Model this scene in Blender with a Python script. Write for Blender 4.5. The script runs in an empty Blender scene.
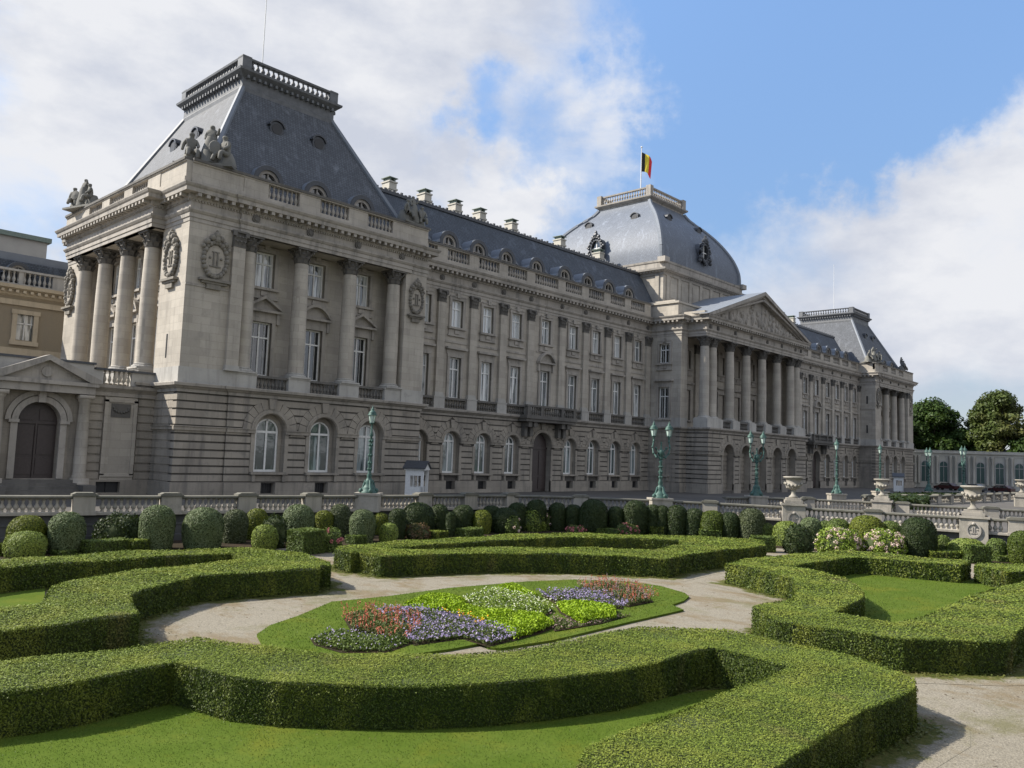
import bpy, math, random
import numpy as np
from mathutils import Vector, Matrix
from mathutils.geometry import tessellate_polygon
R = math.radians
rng = np.random.default_rng(7)
random.seed(7)
sc = bpy.context.scene
col = sc.collection

# ------------------------------------------------------------ camera
cam = bpy.data.cameras.new('camera'); camo = bpy.data.objects.new('camera', cam); col.objects.link(camo)
YAW, PITCH, ROLL, FPX = 0.8135, 0.0863, 0.0365, 808.14
fw = Vector((math.sin(YAW)*math.cos(PITCH), math.cos(YAW)*math.cos(PITCH), math.sin(PITCH)))
rt = Vector((math.cos(YAW), -math.sin(YAW), 0)); up = rt.cross(fw)
rt2 = rt*math.cos(ROLL)+up*math.sin(ROLL); up2 = -rt*math.sin(ROLL)+up*math.cos(ROLL)
m = Matrix((rt2, up2, -fw)).transposed().to_4x4(); m.translation = Vector((-24.63, -55.012, 3.9635))
camo.matrix_world = m
cam.sensor_width = 36; cam.lens = FPX/1024*36; cam.clip_end = 6000; cam.clip_start = .1
sc.camera = camo
sc.render.resolution_x, sc.render.resolution_y = 1024, 768
sc.view_settings.view_transform = 'Standard'; sc.view_settings.look = 'None'
sc.view_settings.exposure = EXPO = 0.7; sc.view_settings.gamma = 1

# ------------------------------------------------------------ sun and sky
SUNV = Vector((-.84, .95, 1.1)).normalized()          # towards the sun
sun = bpy.data.lights.new('sun', 'SUN'); so = bpy.data.objects.new('sun', sun); col.objects.link(so)
sun.energy = 5.0; sun.angle = R(.6); sun.color = (1, .93, .82)
so.rotation_euler = SUNV.to_track_quat('Z', 'Y').to_euler(); so.location = (-60, 60, 80)
world = bpy.data.worlds.new('World'); sc.world = world; world.use_nodes = True
nt = world.node_tree; N = nt.nodes; N.clear()
def nd(nt, t, **k):
    n = nt.nodes.new(t)
    for a, v in k.items():
        if a == 'inp':
            for i, x in v.items(): n.inputs[i].default_value = x
        else: setattr(n, a, v)
    return n
def mth(nt, op, a, b=None, c=None, clamp=False):
    n = nd(nt, 'ShaderNodeMath', operation=op, use_clamp=clamp)
    for i, x in enumerate((a, b, c)):
        if x is None: continue
        if hasattr(x, 'is_linked') or hasattr(x, 'links'): nt.links.new(x, n.inputs[i])
        else: n.inputs[i].default_value = x
    return n.outputs[0]
def mixc(nt, f, a, b, mode='MIX'):
    n = nd(nt, 'ShaderNodeMix', data_type='RGBA', blend_type=mode)
    for i, x in ((0, f), (6, a), (7, b)):
        if hasattr(x, 'links'): nt.links.new(x, n.inputs[i])
        elif i == 0: n.inputs[0].default_value = x
        else: n.inputs[i].default_value = (*x, 1) if len(x) == 3 else x
    return n.outputs[2]
L = nt.links
sky = nd(nt, 'ShaderNodeTexSky', sky_type='NISHITA', sun_disc=False, sun_elevation=math.asin(SUNV.z), sun_rotation=math.atan2(SUNV.x, SUNV.y), air_density=1.0, dust_density=.6, ozone_density=1.6)
tc = nd(nt, 'ShaderNodeTexCoord'); gen = tc.outputs['Generated']
wn = nd(nt, 'ShaderNodeTexNoise', inp={'Scale': 5.5, 'Detail': 7., 'Roughness': .6}); L.new(gen, wn.inputs[0])
ws = nd(nt, 'ShaderNodeVectorMath', operation='SUBTRACT'); L.new(wn.outputs['Color'], ws.inputs[0]); ws.inputs[1].default_value = (.5, .5, .5)
wm = nd(nt, 'ShaderNodeVectorMath', operation='MULTIPLY_ADD'); L.new(ws.outputs[0], wm.inputs[0]); wm.inputs[1].default_value = (.3, .3, .3); L.new(gen, wm.inputs[2])
def blob(px, py, rad, amp, sx=1.0):
    d = (fw*FPX + rt2*(px-512) + up2*-(py-384)).normalized()
    s = nd(nt, 'ShaderNodeVectorMath', operation='SUBTRACT'); L.new(wm.outputs[0], s.inputs[0]); s.inputs[1].default_value = d
    # distance squashed vertically
    mu = nd(nt, 'ShaderNodeVectorMath', operation='MULTIPLY'); L.new(s.outputs[0], mu.inputs[0]); mu.inputs[1].default_value = (1, 1, sx)
    ln = nd(nt, 'ShaderNodeVectorMath', operation='LENGTH'); L.new(mu.outputs[0], ln.inputs[0])
    mr = nd(nt, 'ShaderNodeMapRange', interpolation_type='SMOOTHSTEP', inp={1: 0., 2: rad, 3: amp, 4: 0.}); L.new(ln.outputs[1], mr.inputs[0])
    return mr.outputs[0]
def bdir(d, rad, amp):
    s = nd(nt, 'ShaderNodeVectorMath', operation='DISTANCE'); L.new(gen, s.inputs[0]); s.inputs[1].default_value = Vector(d).normalized()
    mr = nd(nt, 'ShaderNodeMapRange', interpolation_type='SMOOTHSTEP', inp={1: 0., 2: rad, 3: amp, 4: 0.}); L.new(s.outputs['Value'], mr.inputs[0]); return mr.outputs[0]
mp = nd(nt, 'ShaderNodeMapping', inp={3: (1, 1, 2.0)}); L.new(gen, mp.inputs[0])
n1 = nd(nt, 'ShaderNodeTexNoise', inp={'Scale': 4.2, 'Detail': 12., 'Roughness': .55, 'Distortion': .5}); L.new(mp.outputs[0], n1.inputs[0])
n2 = nd(nt, 'ShaderNodeTexNoise', inp={'Scale': 4.5, 'Detail': 9., 'Roughness': .6}); L.new(mp.outputs[0], n2.inputs[0])
v = mth(nt, 'SUBTRACT', n1.outputs[0], .5)
v = mth(nt, 'MULTIPLY', v, 2.1)
EXTRA = ()
for b in ((120, 40, .5, .7, 1.0), (380, 60, .42, .65, 1.1), (505, 205, .1, 1.0, 1.2), (535, 235, .08, .6, 1), (620, 40, .2, .3, 1.3), (300, 200, .3, .45, 1), (60, 130, .2, .4, 1), (25, 320, .14, -.75, 1), (15, 170, .1, -.5, 1.0), (475, 118, .075, -.8, 1.4), (60, 250, .06, .8, 1), (560, 140, .07, -.3, 1.2), (620, 150, .05, .2, 1),
          (900, 185, .2, .45, 2.2), (1010, 140, .22, .4, 1.8), (860, 235, .2, .35, 1.6), (980, 300, .34, .55, 1.2), (900, 340, .3, .4, 1), (930, 320, .08, .5, 1), (860, 50, .3, -1.1, 1.3), (980, 30, .24, -.9, 1.3), (760, 110, .16, -.4, 1), (650, 240, .12, -.45, 1), (720, 150, .17, -.85, 1.0), (690, 60, .12, -.4, 1)) + EXTRA:
    v = mth(nt, 'ADD', v, blob(*b))
v = mth(nt, 'ADD', v, bdir((.25, -1, .55), 1.5, .95)); v = mth(nt, 'ADD', v, bdir((-1, -.1, .5), .9, .3))  # broad unseen cloud added behind the camera to raise ambient light on the facade
msk = nd(nt, 'ShaderNodeMapRange', interpolation_type='SMOOTHSTEP', inp={1: -.3, 2: .85}); L.new(v, msk.inputs[0])
shade = nd(nt, 'ShaderNodeMapRange', inp={1: .36, 2: .58}); L.new(n2.outputs[0], shade.inputs[0])
cc = mixc(nt, shade.outputs[0], (4.7, 5.0, 5.75), (6.5, 6.6, 6.9))
sz = nd(nt, 'ShaderNodeSeparateXYZ'); L.new(gen, sz.inputs[0]); zr = nd(nt, 'ShaderNodeMapRange', inp={1: .1, 2: .55}); L.new(sz.outputs[2], zr.inputs[0])
skyc = mixc(nt, 1.0, sky.outputs[0], mixc(nt, zr.outputs[0], (.78, .82, .92), (1.95, 2.1, 2.2)), 'MULTIPLY')
out = mixc(nt, msk.outputs[0], skyc, cc)
bg = nd(nt, 'ShaderNodeBackground', inp={1: .08}); L.new(out, bg.inputs[0])
wo = nd(nt, 'ShaderNodeOutputWorld'); L.new(bg.outputs[0], wo.inputs[0])

# ------------------------------------------------------------ materials
def mat(name, f):
    m = bpy.data.materials.new(name); m.use_nodes = True; t = m.node_tree; t.nodes.clear()
    p = nd(t, 'ShaderNodeBsdfPrincipled'); o = nd(t, 'ShaderNodeOutputMaterial'); t.links.new(p.outputs[0], o.inputs[0])
    f(t, p); return m
def pos(t, scale=(1, 1, 1)):
    g = nd(t, 'ShaderNodeNewGeometry'); mpn = nd(t, 'ShaderNodeMapping', inp={3: scale}); t.links.new(g.outputs['Position'], mpn.inputs[0]); return mpn.outputs[0]
def noise(t, vec, s, d=4., r=.55, out=0):
    n = nd(t, 'ShaderNodeTexNoise', inp={'Scale': s, 'Detail': d, 'Roughness': r}); t.links.new(vec, n.inputs[0]); return n.outputs[out]
def ramp(t, x, a, b, lo=0., hi=1.):
    n = nd(t, 'ShaderNodeMapRange', inp={1: a, 2: b, 3: lo, 4: hi}); t.links.new(x, n.inputs[0]); return n.outputs[0]
def bump(t, p, h, s, d=.02):
    b = nd(t, 'ShaderNodeBump', inp={'Strength': s, 'Distance': d}); t.links.new(h, b.inputs['Height']); t.links.new(b.outputs[0], p.inputs['Normal'])
def stone(name, c1, c2, dirt, dirtamt=.5, block=0., rough=.85):
    def f(t, p):
        v = pos(t); big = noise(t, v, .35, 5); fine = noise(t, v, 7., 5, .6)
        streak = noise(t, pos(t, (1.6, 1.6, .16)), 1.0, 5, .65)
        c = mixc(t, ramp(t, big, .35, .65), c1, c2)
        c = mixc(t, ramp(t, fine, .3, .7, 0, .35), c, tuple(x*.72 for x in c1))
        if block:
            g = nd(t, 'ShaderNodeNewGeometry'); s = nd(t, 'ShaderNodeSeparateXYZ'); t.links.new(g.outputs['Position'], s.inputs[0])
            xy = mth(t, 'ADD', s.outputs[0], s.outputs[1]); cb = nd(t, 'ShaderNodeCombineXYZ'); t.links.new(xy, cb.inputs[0]); t.links.new(s.outputs[2], cb.inputs[1])
            br = nd(t, 'ShaderNodeTexBrick', inp={'Color1': (.55, .55, .55, 1), 'Color2': (1, 1, 1, 1), 'Mortar': (.5, .5, .5, 1), 'Scale': 1., 'Mortar Size': .014, 'Brick Width': 1.35, 'Row Height': .56, 'Bias': .25})
            t.links.new(cb.outputs[0], br.inputs[0])
            c = mixc(t, block, c, mixc(t, 1., c, br.outputs[0], 'MULTIPLY'))
        c = mixc(t, ramp(t, streak, .5, .72, 0, dirtamt), c, dirt)
        sp = noise(t, v, 1.1, 6, .7); c = mixc(t, ramp(t, sp, .56, .7, 0, dirtamt*.7), c, dirt)
        t.links.new(c, p.inputs['Base Color']); p.inputs['Roughness'].default_value = rough
        bump(t, p, fine, .35, .02)
    return mat(name, f)
M = {}
M['rust'] = stone('rusticated stone', (0.372, 0.333, 0.278), (0.266, 0.239, 0.202), (0.0932, 0.0888, 0.0855), .62, .4)
M['ashlar'] = stone('smooth ashlar', (0.47, 0.429, 0.366), (0.365, 0.331, 0.282), (0.163, 0.154, 0.14), .4, .45)
M['trim'] = stone('moulded stone', (0.399, 0.365, 0.321), (0.293, 0.271, 0.239), (0.0821, 0.0802, 0.0804), .62)
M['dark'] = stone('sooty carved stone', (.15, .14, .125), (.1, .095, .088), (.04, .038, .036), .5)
M['ped'] = stone('pale grey stone', (0.456, 0.439, 0.405), (0.342, 0.328, 0.302), (0.137, 0.131, 0.125), .45)
M['garden'] = stone('balustrade stone', (0.386, 0.353, 0.298), (0.277, 0.256, 0.218), (0.0588, 0.0605, 0.0521), .5)
M['carved'] = stone('carved stone', (.24, .22, .185), (.17, .157, .135), (.07, .066, .06), .55)
M['statue'] = stone('statue stone', (.2, .195, .17), (.13, .127, .115), (.05, .05, .046), .5)
M['urn'] = stone('urn stone', (0.34, 0.319, 0.272), (0.266, 0.243, 0.208), (0.0962, 0.106, 0.064), .4)
M['chim'] = stone('chimney stone', (0.51, 0.484, 0.416), (0.425, 0.399, 0.34), (0.255, 0.238, 0.204), .25)
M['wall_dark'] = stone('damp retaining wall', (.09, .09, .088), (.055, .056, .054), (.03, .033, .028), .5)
M['cream'] = stone('cream stucco', (0.288, 0.243, 0.171), (0.265, 0.223, 0.162), (0.173, 0.153, 0.128), .3)
M['cream_stone'] = stone('cream stone', (.55, .47, .34), (.45, .38, .28), (.2, .17, .13), .35)
def slate(name, c1, c2, sc_=1.):
    def f(t, p):
        g = nd(t, 'ShaderNodeNewGeometry'); s = nd(t, 'ShaderNodeSeparateXYZ'); t.links.new(g.outputs['Position'], s.inputs[0])
        xy = mth(t, 'ADD', s.outputs[0], s.outputs[1]); cb = nd(t, 'ShaderNodeCombineXYZ'); t.links.new(xy, cb.inputs[0]); t.links.new(s.outputs[2], cb.inputs[1])
        br = nd(t, 'ShaderNodeTexBrick', inp={'Color1': (*c1, 1), 'Color2': (*c2, 1), 'Mortar': (*[x*.45 for x in c1], 1), 'Scale': 1., 'Mortar Size': .02, 'Brick Width': .26, 'Row Height': .19})
        t.links.new(cb.outputs[0], br.inputs[0])
        st = noise(t, pos(t, (1.1, 1.1, .1)), 1.2, 5, .65)
        c = mixc(t, ramp(t, st, .55, .75, 0, .35), br.outputs[0], tuple(min(1, x*2.6) for x in c2))
        c = mixc(t, ramp(t, noise(t, pos(t), .5, 4), .35, .7, 0, .5), c, tuple(x*.7 for x in c1))
        t.links.new(c, p.inputs['Base Color']); p.inputs['Roughness'].default_value = .7; p.inputs['Specular IOR Level'].default_value = .35
        bump(t, p, br.outputs['Fac'], -.4, .02)
    return mat(name, f)
M['slate'] = slate('grey slate', (0.0805, 0.0874, 0.1), (0.123, 0.133, 0.15))
M['slate_dome'] = slate('blue slate', (0.066, 0.0782, 0.0976), (0.099, 0.115, 0.14))
M['dome'] = slate('pale dome slate', (0.146, 0.166, 0.201), (0.184, 0.206, 0.246))
M['dome'].node_tree.nodes['Principled BSDF'].inputs['Roughness'].default_value = .6
M['zinc'] = mat('zinc', lambda t, p: (t.links.new(mixc(t, noise(t, pos(t), 1.5), (0.13, 0.144, 0.169), (0.194, 0.216, 0.245)), p.inputs['Base Color']), setattr(p.inputs['Roughness'], 'default_value', .6), setattr(p.inputs['Metallic'], 'default_value', .0)))
def simple(name, c, r=.6, met=0., c2=None, s=6.):
    def f(t, p):
        cc = mixc(t, ramp(t, noise(t, pos(t), s, 5, .6), .3, .7), c, c2 or tuple(x*.7 for x in c))
        t.links.new(cc, p.inputs['Base Color']); p.inputs['Roughness'].default_value = r; p.inputs['Metallic'].default_value = met
    return mat(name, f)
M['crown'] = simple('lead clad cornice', (.15, .155, .165), .6, 0, (.09, .095, .1), 2.)
M['frame'] = simple('window frame paint', (.78, .78, .76), .45, c2=(.66, .66, .64))
M['door'] = simple('dark oak door', (.06, .045, .042), .45)
M['verdigris'] = simple('green patinated bronze', (0.0576, 0.132, 0.109), .6, .1, (0.023, 0.0576, 0.049), 5.)
M['lampglass'] = simple('frosted lantern glass', (.55, .68, .62), .25, 0)
M['iron'] = simple('black iron', (.03, .03, .032), .5)
M['white'] = simple('white paint', (.72, .72, .7), .5, c2=(.6, .6, .59))
M['leadroof'] = simple('lead sheet', (.07, .075, .085), .5, .2)
M['copper'] = simple('weathered copper cap', (.2, .25, .21), .7)
M['railcap'] = stone('mossy handrail stone', (.17, .16, .13), (.1, .1, .08), (.05, .052, .042), .6)
M['groove'] = simple('grime in the joints', (0.119, 0.109, 0.098), .95)
M['concrete'] = simple('pale render', (.42, .4, .36), .9, 0, (.36, .34, .31), .6)
def glass(name, c, c2, cut):
    def f(t, p):
        n = noise(t, pos(t, (1.2, 1.2, .12)), 2.2, 3, .5)
        oi = nd(t, 'ShaderNodeObjectInfo'); n = mth(t, 'ADD', n, mth(t, 'MULTIPLY', mth(t, 'SUBTRACT', oi.outputs['Random'], .5), .3))
        t.links.new(mixc(t, ramp(t, n, cut, cut+.05), c, c2), p.inputs['Base Color']); p.inputs['Roughness'].default_value = .06
        p.inputs['IOR'].default_value = 2.1
        h = noise(t, pos(t), 1.1, 3); bump(t, p, h, .12, .06)
    return mat(name, f)
M['glass'] = glass('old glass with drawn curtains', (.07, .085, .09), (.55, .57, .57), .48)
M['glassdark'] = glass('dark window glass', (.012, .014, .015), (.07, .075, .078), .6)
M['glassg'] = glass('ground floor glass with net curtains', (.05, .07, .07), (.24, .29, .3), .5)
def asphalt(t, p):
    v = pos(t); c = mixc(t, ramp(t, noise(t, v, .15, 5), .35, .65), (.07, .064, .056), (.11, .1, .088)); c = mixc(t, ramp(t, noise(t, v, 20, 3), .3, .7, 0, .4), c, (.03, .03, .03))
    t.links.new(c, p.inputs['Base Color']); p.inputs['Roughness'].default_value = .9
M['asphalt'] = mat('asphalt setts', asphalt)
def gravel_col(t):
    v = pos(t); fine = noise(t, v, 26., 4, .7)
    c = mixc(t, ramp(t, fine, .32, .68), (.15, .135, .105), (.315, .285, .225))
    pat = noise(t, pos(t, (1, .5, 1)), .9, 8, .68)
    c = mixc(t, ramp(t, pat, .5, .62, 0, .72), c, (.165, .125, .07)); c = mixc(t, ramp(t, noise(t, pos(t, (.9, 1, 1)), .45, 7, .7), .53, .66, 0, .65), c, (.12, .115, .045))
    c = mixc(t, ramp(t, noise(t, v, 9., 3, .7), .62, .72, 0, .5), c, (.09, .08, .06))
    return c, fine
def gravel(t, p):
    c, fine = gravel_col(t); t.links.new(c, p.inputs['Base Color']); p.inputs['Roughness'].default_value = .95; p.inputs['Specular IOR Level'].default_value = .15; bump(t, p, fine, .8, .03)
def verge_m(t, p):
    c, fine = gravel_col(t); at = nd(t, 'ShaderNodeAttribute', attribute_name='edge'); k = mth(t, 'ADD', at.outputs['Fac'], mth(t, 'MULTIPLY', mth(t, 'SUBTRACT', noise(t, pos(t), 1.6, 8, .7), .5), 2.2))
    g = mixc(t, ramp(t, noise(t, pos(t), 14., 5, .7), .35, .65), (.05, .07, .014), (.13, .12, .04)); t.links.new(mixc(t, ramp(t, k, .38, .62), c, g), p.inputs['Base Color']); p.inputs['Roughness'].default_value = .95; p.inputs['Specular IOR Level'].default_value = .1; bump(t, p, fine, .8, .03)
M['verge'] = mat('mossy gravel edge', verge_m)
M['gravel'] = mat('pale gravel', gravel)
def grass(name, a, b, c3):
    def f(t, p):
        v = pos(t); c = mixc(t, ramp(t, noise(t, v, .7, 6, .65), .35, .65), a, b); c = mixc(t, ramp(t, noise(t, v, 22., 4, .7), .42, .75, 0, .7), c, c3); c = mixc(t, ramp(t, noise(t, v, .45, 7, .7), .52, .66, 0, .5), c, (a[0]*2.0, a[1]*1.3, a[2]*1.4)); p.inputs['Specular IOR Level'].default_value = .05
        t.links.new(c, p.inputs['Base Color']); p.inputs['Roughness'].default_value = .9; bump(t, p, noise(t, v, 30., 4, .7), .6, .02)
    return mat(name, f)
M['lawn'] = grass('lawn', (.064, .102, .012), (.092, .128, .02), (.045, .078, .01))
M['margin'] = grass('mossy margin', (.1, .115, .04), (.17, .145, .08), (.07, .085, .03))
M['soil'] = grass('dark soil', (.035, .028, .02), (.05, .04, .025), (.02, .018, .012))
def leafm(name, a, b, warm, wamt, patch=.8, dead=None):
    def f(t, p):
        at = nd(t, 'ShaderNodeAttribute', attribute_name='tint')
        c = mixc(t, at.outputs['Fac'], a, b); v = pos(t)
        pt = noise(t, pos(t, (1, 1, .5)), patch, 5, .62)
        c = mixc(t, ramp(t, pt, .47, .62, 0, wamt), c, warm)
        if dead: c = mixc(t, ramp(t, noise(t, pos(t, (1.2, .7, .3)), .55, 5, .6), .6, .7, 0, .55), c, dead)
        t.links.new(c, p.inputs['Base Color']); p.inputs['Roughness'].default_value = .55
        p.inputs['Specular IOR Level'].default_value = .22
        tr = nd(t, 'ShaderNodeBsdfTranslucent'); t.links.new(mixc(t, .5, c, (.1, .16, .01)), tr.inputs[0])
        mx = nd(t, 'ShaderNodeMixShader', inp={0: .13}); t.links.new(p.outputs[0], mx.inputs[1]); t.links.new(tr.outputs[0], mx.inputs[2])
        t.links.new(mx.outputs[0], t.nodes['Material Output'].inputs[0])
    return mat(name, f)
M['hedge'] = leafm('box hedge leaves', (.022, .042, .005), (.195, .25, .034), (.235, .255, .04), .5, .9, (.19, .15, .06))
M['core'] = simple('hedge inside', (.03, .045, .01), .9, c2=(.045, .06, .016))
M['L_sage'] = leafm('grey green leaves', (0.0629, 0.0898, 0.0378), (0.161, 0.198, 0.0942), (0.0898, 0.126, 0.0449), .4)
M['L_sagedark'] = leafm('dull green leaves', (0.0374, 0.0508, 0.0224), (0.105, 0.123, 0.0598), (0.0449, 0.0598, 0.0224), .4)
M['L_olive'] = leafm('yellow green leaves', (0.0645, 0.086, 0.00689), (0.163, 0.189, 0.0216), (0.129, 0.138, 0.0172), .4)
M['L_olivedark'] = leafm('deep olive leaves', (0.0301, 0.0516, 0.00516), (0.0731, 0.103, 0.0103), (0.086, 0.103, 0.0086), .3)
M['L_light'] = leafm('bright leaves', (0.085, 0.128, 0.0213), (0.237, 0.289, 0.0638), (0.17, 0.213, 0.0255), .4)
M['L_dark'] = leafm('dark yew leaves', (0.0127, 0.0243, 0.00694), (0.0376, 0.0578, 0.0161), (0.0173, 0.0289, 0.00578), .4)
M['L_mid'] = leafm('mid green leaves', (0.0563, 0.0892, 0.0187), (0.14, 0.187, 0.0422), (0.0938, 0.122, 0.0187), .4)
M['L_rust'] = leafm('bronze leaves', (.07, .045, .025), (.16, .1, .05), (.06, .09, .02), .6)
M['L_lime'] = leafm('lime leaves', (0.149, 0.246, 0.0055), (0.299, 0.426, 0.0165), (0.23, 0.336, 0.011), .4)
M['L_hydra'] = leafm('hydrangea leaves', (.08, .13, .015), (.22, .3, .04), (.2, .26, .03), .4)
M['L_low'] = leafm('bedding leaves', (.05, .08, .02), (.12, .15, .04), (.1, .08, .03), .4)
M['L_tree'] = leafm('tree leaves', (0.016, 0.04, 0.0064), (0.048, 0.08, 0.0144), (0.04, 0.064, 0.008), .4, .1)
M['L_tree2'] = leafm('turning tree leaves', (0.032, 0.052, 0.0112), (0.08, 0.104, 0.024), (0.104, 0.088, 0.024), .5, .14)
M['bark'] = simple('bark', (.09, .07, .05), .95)
def petal(name, a, b): return leafm(name, a, b, a, .1)
M['F_purple'] = petal('mauve petals', (0.169, 0.132, 0.266), (0.352, 0.297, 0.418))
M['F_red'] = petal('coral red petals', (0.305, 0.0536, 0.0321), (0.401, 0.14, 0.0826))
M['F_orange'] = petal('orange petals', (.75, .3, .01), (.8, .42, .02))
M['F_white'] = petal('cream white petals', (0.45, 0.486, 0.306), (0.594, 0.612, 0.45))
M['F_pink'] = petal('pale pink petals', (.58, .4, .35), (.74, .62, .53))
M['F_rose'] = petal('rose petals', (.42, .1, .12), (.6, .25, .25))
M['F_brown'] = petal('dusky seed heads', (.16, .1, .09), (.3, .2, .2))
for k, c in (('black', (.02, .02, .02)), ('yellow', (.8, .62, .05)), ('red', (.7, .03, .04))):
    M['flag_'+k] = simple('flag '+k, c, .8, c2=tuple(x*.85 for x in c))
M['arcglass'] = simple('teal tinted glass', (.03, .08, .075), .15)
M['car_red'] = simple('dark red car paint', (.05, .012, .012), .4); M['car_grey'] = simple('grey car paint', (.12, .13, .14), .3); M['rubber'] = simple('rubber', (.02, .02, .02), .8)

# ------------------------------------------------------------ mesh building
class MB:
    def __init__(s): s.v = []; s.f = []; s.m = []; s.marks = []; s.T = lambda u, o, z: (u, -o, z); s.mi = 0
    def add(s, vs, fs, raw=False):
        b = len(s.v); s.v += [tuple(x) if raw else s.T(*x) for x in vs]
        s.f += [tuple(i+b for i in f) for f in fs]; s.m += [s.mi]*len(fs)
    def box(s, u0, u1, o0, o1, z0, z1):
        s.add([(u, o, z) for z in (z0, z1) for o in (o0, o1) for u in (u0, u1)], [(0, 1, 3, 2), (4, 6, 7, 5), (0, 4, 5, 1), (2, 3, 7, 6), (0, 2, 6, 4), (1, 5, 7, 3)])
    def prism(s, poly, o0, o1):            # polygon in (u,z) pushed out from o0 to o1
        n = len(poly); tri = tessellate_polygon([[Vector((a, b, 0)) for a, b in poly]])
        vs = [(a, o0, b) for a, b in poly]+[(a, o1, b) for a, b in poly]
        s.add(vs, [tuple(t) for t in tri]+[tuple(i+n for i in t) for t in tri]+[(i, (i+1) % n, (i+1) % n+n, i+n) for i in range(n)])
    def holes(s, outer, hs, o, depth, fi=None):     # wall face with openings and their reveals
        rings = [outer]+hs; tri = tessellate_polygon([[Vector((a, b, 0)) for a, b in r] for r in rings])
        flat = [(a, o, b) for r in rings for a, b in r]; keep = s.mi; s.mi = fi if fi is not None else keep; s.add(flat, [tuple(t) for t in tri]); s.mi = keep
        for r in hs:
            n = len(r); s.add([(a, o, b) for a, b in r]+[(a, o-depth, b) for a, b in r], [(i, (i+1) % n, (i+1) % n+n, i+n) for i in range(n)])
    def sweep(s, path, prof, closed=False, cap=True):    # path in plan (world xy), outward is on its right
        n = len(path); pts = []
        for i in range(n):
            a = path[i-1] if (i or closed) else None; b = path[i]; c = path[(i+1) % n] if (i < n-1 or closed) else None
            def nr(p, q):
                dx, dy = q[0]-p[0], q[1]-p[1]; l = math.hypot(dx, dy); return (dy/l, -dx/l)
            if a is None: nn = nr(b, c); k = 1
            elif c is None: nn = nr(a, b); k = 1
            else:
                p, q = nr(a, b), nr(b, c); nn = (p[0]+q[0], p[1]+q[1]); d = 1+p[0]*q[0]+p[1]*q[1]; k = 1/max(d, .2)
            pts.append([(b[0]+nn[0]*k*o, b[1]+nn[1]*k*o, z) for o, z in prof])
        m_ = len(prof); vs = [q for r in pts for q in r]; fs = []
        for i in range(n if closed else n-1):
            j = (i+1) % n
            for k in range(m_-1): fs.append((i*m_+k, j*m_+k, j*m_+k+1, i*m_+k+1))
        if cap and not closed:
            fs.append(tuple(range(m_))); fs.append(tuple((n-1)*m_+k for k in range(m_)))
        vs = [s.W(x, y, z) if hasattr(s, 'W') else (x, y, z) for x, y, z in vs]
        s.add(vs, fs, raw=True)
    def lathe(s, cx, cy, prof, n=12, sx=1., sy=1.):
        vs = []; fs = []; mm = len(prof)
        for i in range(n):
            a = 2*math.pi*i/n
            for r, z in prof: vs.append((cx+r*math.cos(a)*sx, cy+r*math.sin(a)*sy, z))
        for i in range(n):
            j = (i+1) % n
            for k in range(mm-1): fs.append((i*mm+k, j*mm+k, j*mm+k+1, i*mm+k+1))
        s.add([s.W(*p) if hasattr(s, 'W') else p for p in vs], fs, raw=True)
    def tube(s, p0, p1, r0, r1=None, n=8):
        r1 = r0 if r1 is None else r1; a = Vector(p0); b = Vector(p1); d = (b-a).normalized(); u = d.orthogonal().normalized(); w = d.cross(u)
        vs = [a+(u*math.cos(t)+w*math.sin(t))*r0 for t in [2*math.pi*i/n for i in range(n)]]+[b+(u*math.cos(t)+w*math.sin(t))*r1 for t in [2*math.pi*i/n for i in range(n)]]
        s.add([s.W(*p) if hasattr(s, 'W') else p for p in vs], [(i, (i+1) % n, (i+1) % n+n, i+n) for i in range(n)]+[tuple(range(n)), tuple(range(n, 2*n))], raw=True)
    def ball(s, c, r, sz=1., n=8):
        prof = [(r*math.cos(t), c[2]+r*sz*math.sin(t)) for t in [(-.5+i/6)*math.pi for i in range(7)]]; s.lathe(c[0], c[1], prof, n)
    def mesh(s, name, mats, smooth=False):
        me = bpy.data.meshes.new(name); me.from_pydata(s.v, [], s.f)
        if not isinstance(mats, (list, tuple)): mats = [mats]
        for k in mats: me.materials.append(M[k])
        if len(mats) > 1: me.polygons.foreach_set('material_index', s.m)
        if smooth: me.polygons.foreach_set('use_smooth', [True]*len(me.polygons))
        me.update(); return me
    def mark(s): s.marks.append(len(s.f))       # what follows is a separate piece
    def build(s, name, mats, parent=None, smooth=False):
        if not s.marks: return ob(name, s.mesh(name, mats, smooth), parent)
        r = None; cuts = sorted(set([0]+s.marks+[len(s.f)]))
        for a, c in zip(cuts[:-1], cuts[1:]):
            q = MB(); ids = sorted({i for f in s.f[a:c] for i in f}); mp_ = {i: k for k, i in enumerate(ids)}
            q.v = [s.v[i] for i in ids]; q.f = [tuple(mp_[i] for i in f) for f in s.f[a:c]]; q.m = s.m[a:c]
            r = ob(name, q.mesh(name, mats, smooth), parent)
        return r
def ob(name, me, parent=None, loc=None, rz=0):
    o = bpy.data.objects.new(name, me); col.objects.link(o)
    if parent: o.parent = parent
    if loc is not None: o.location = loc
    if rz: o.rotation_euler.z = rz
    return o
def tag(o, label=None, cat=None, group=None, kind=None):
    for k, v_ in (('label', label), ('category', cat), ('group', group), ('kind', kind)):
        if v_: o[k] = v_
    return o
def empty(name, loc=(0, 0, 0), rz=0, **k): return tag(ob(name, None, None, loc, rz), **k)
def frame_front(y0): return lambda u, o, z: (u, y0-o, z)
def frame_left(x0): return lambda u, o, z: (x0-o, u, z)
def frame_right(x0): return lambda u, o, z: (x0+o, u, z)
MX = 156.34
def mirf(T, on): return (lambda u, o, z: (MX-T(u, o, z)[0], *T(u, o, z)[1:])) if on else T
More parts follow.
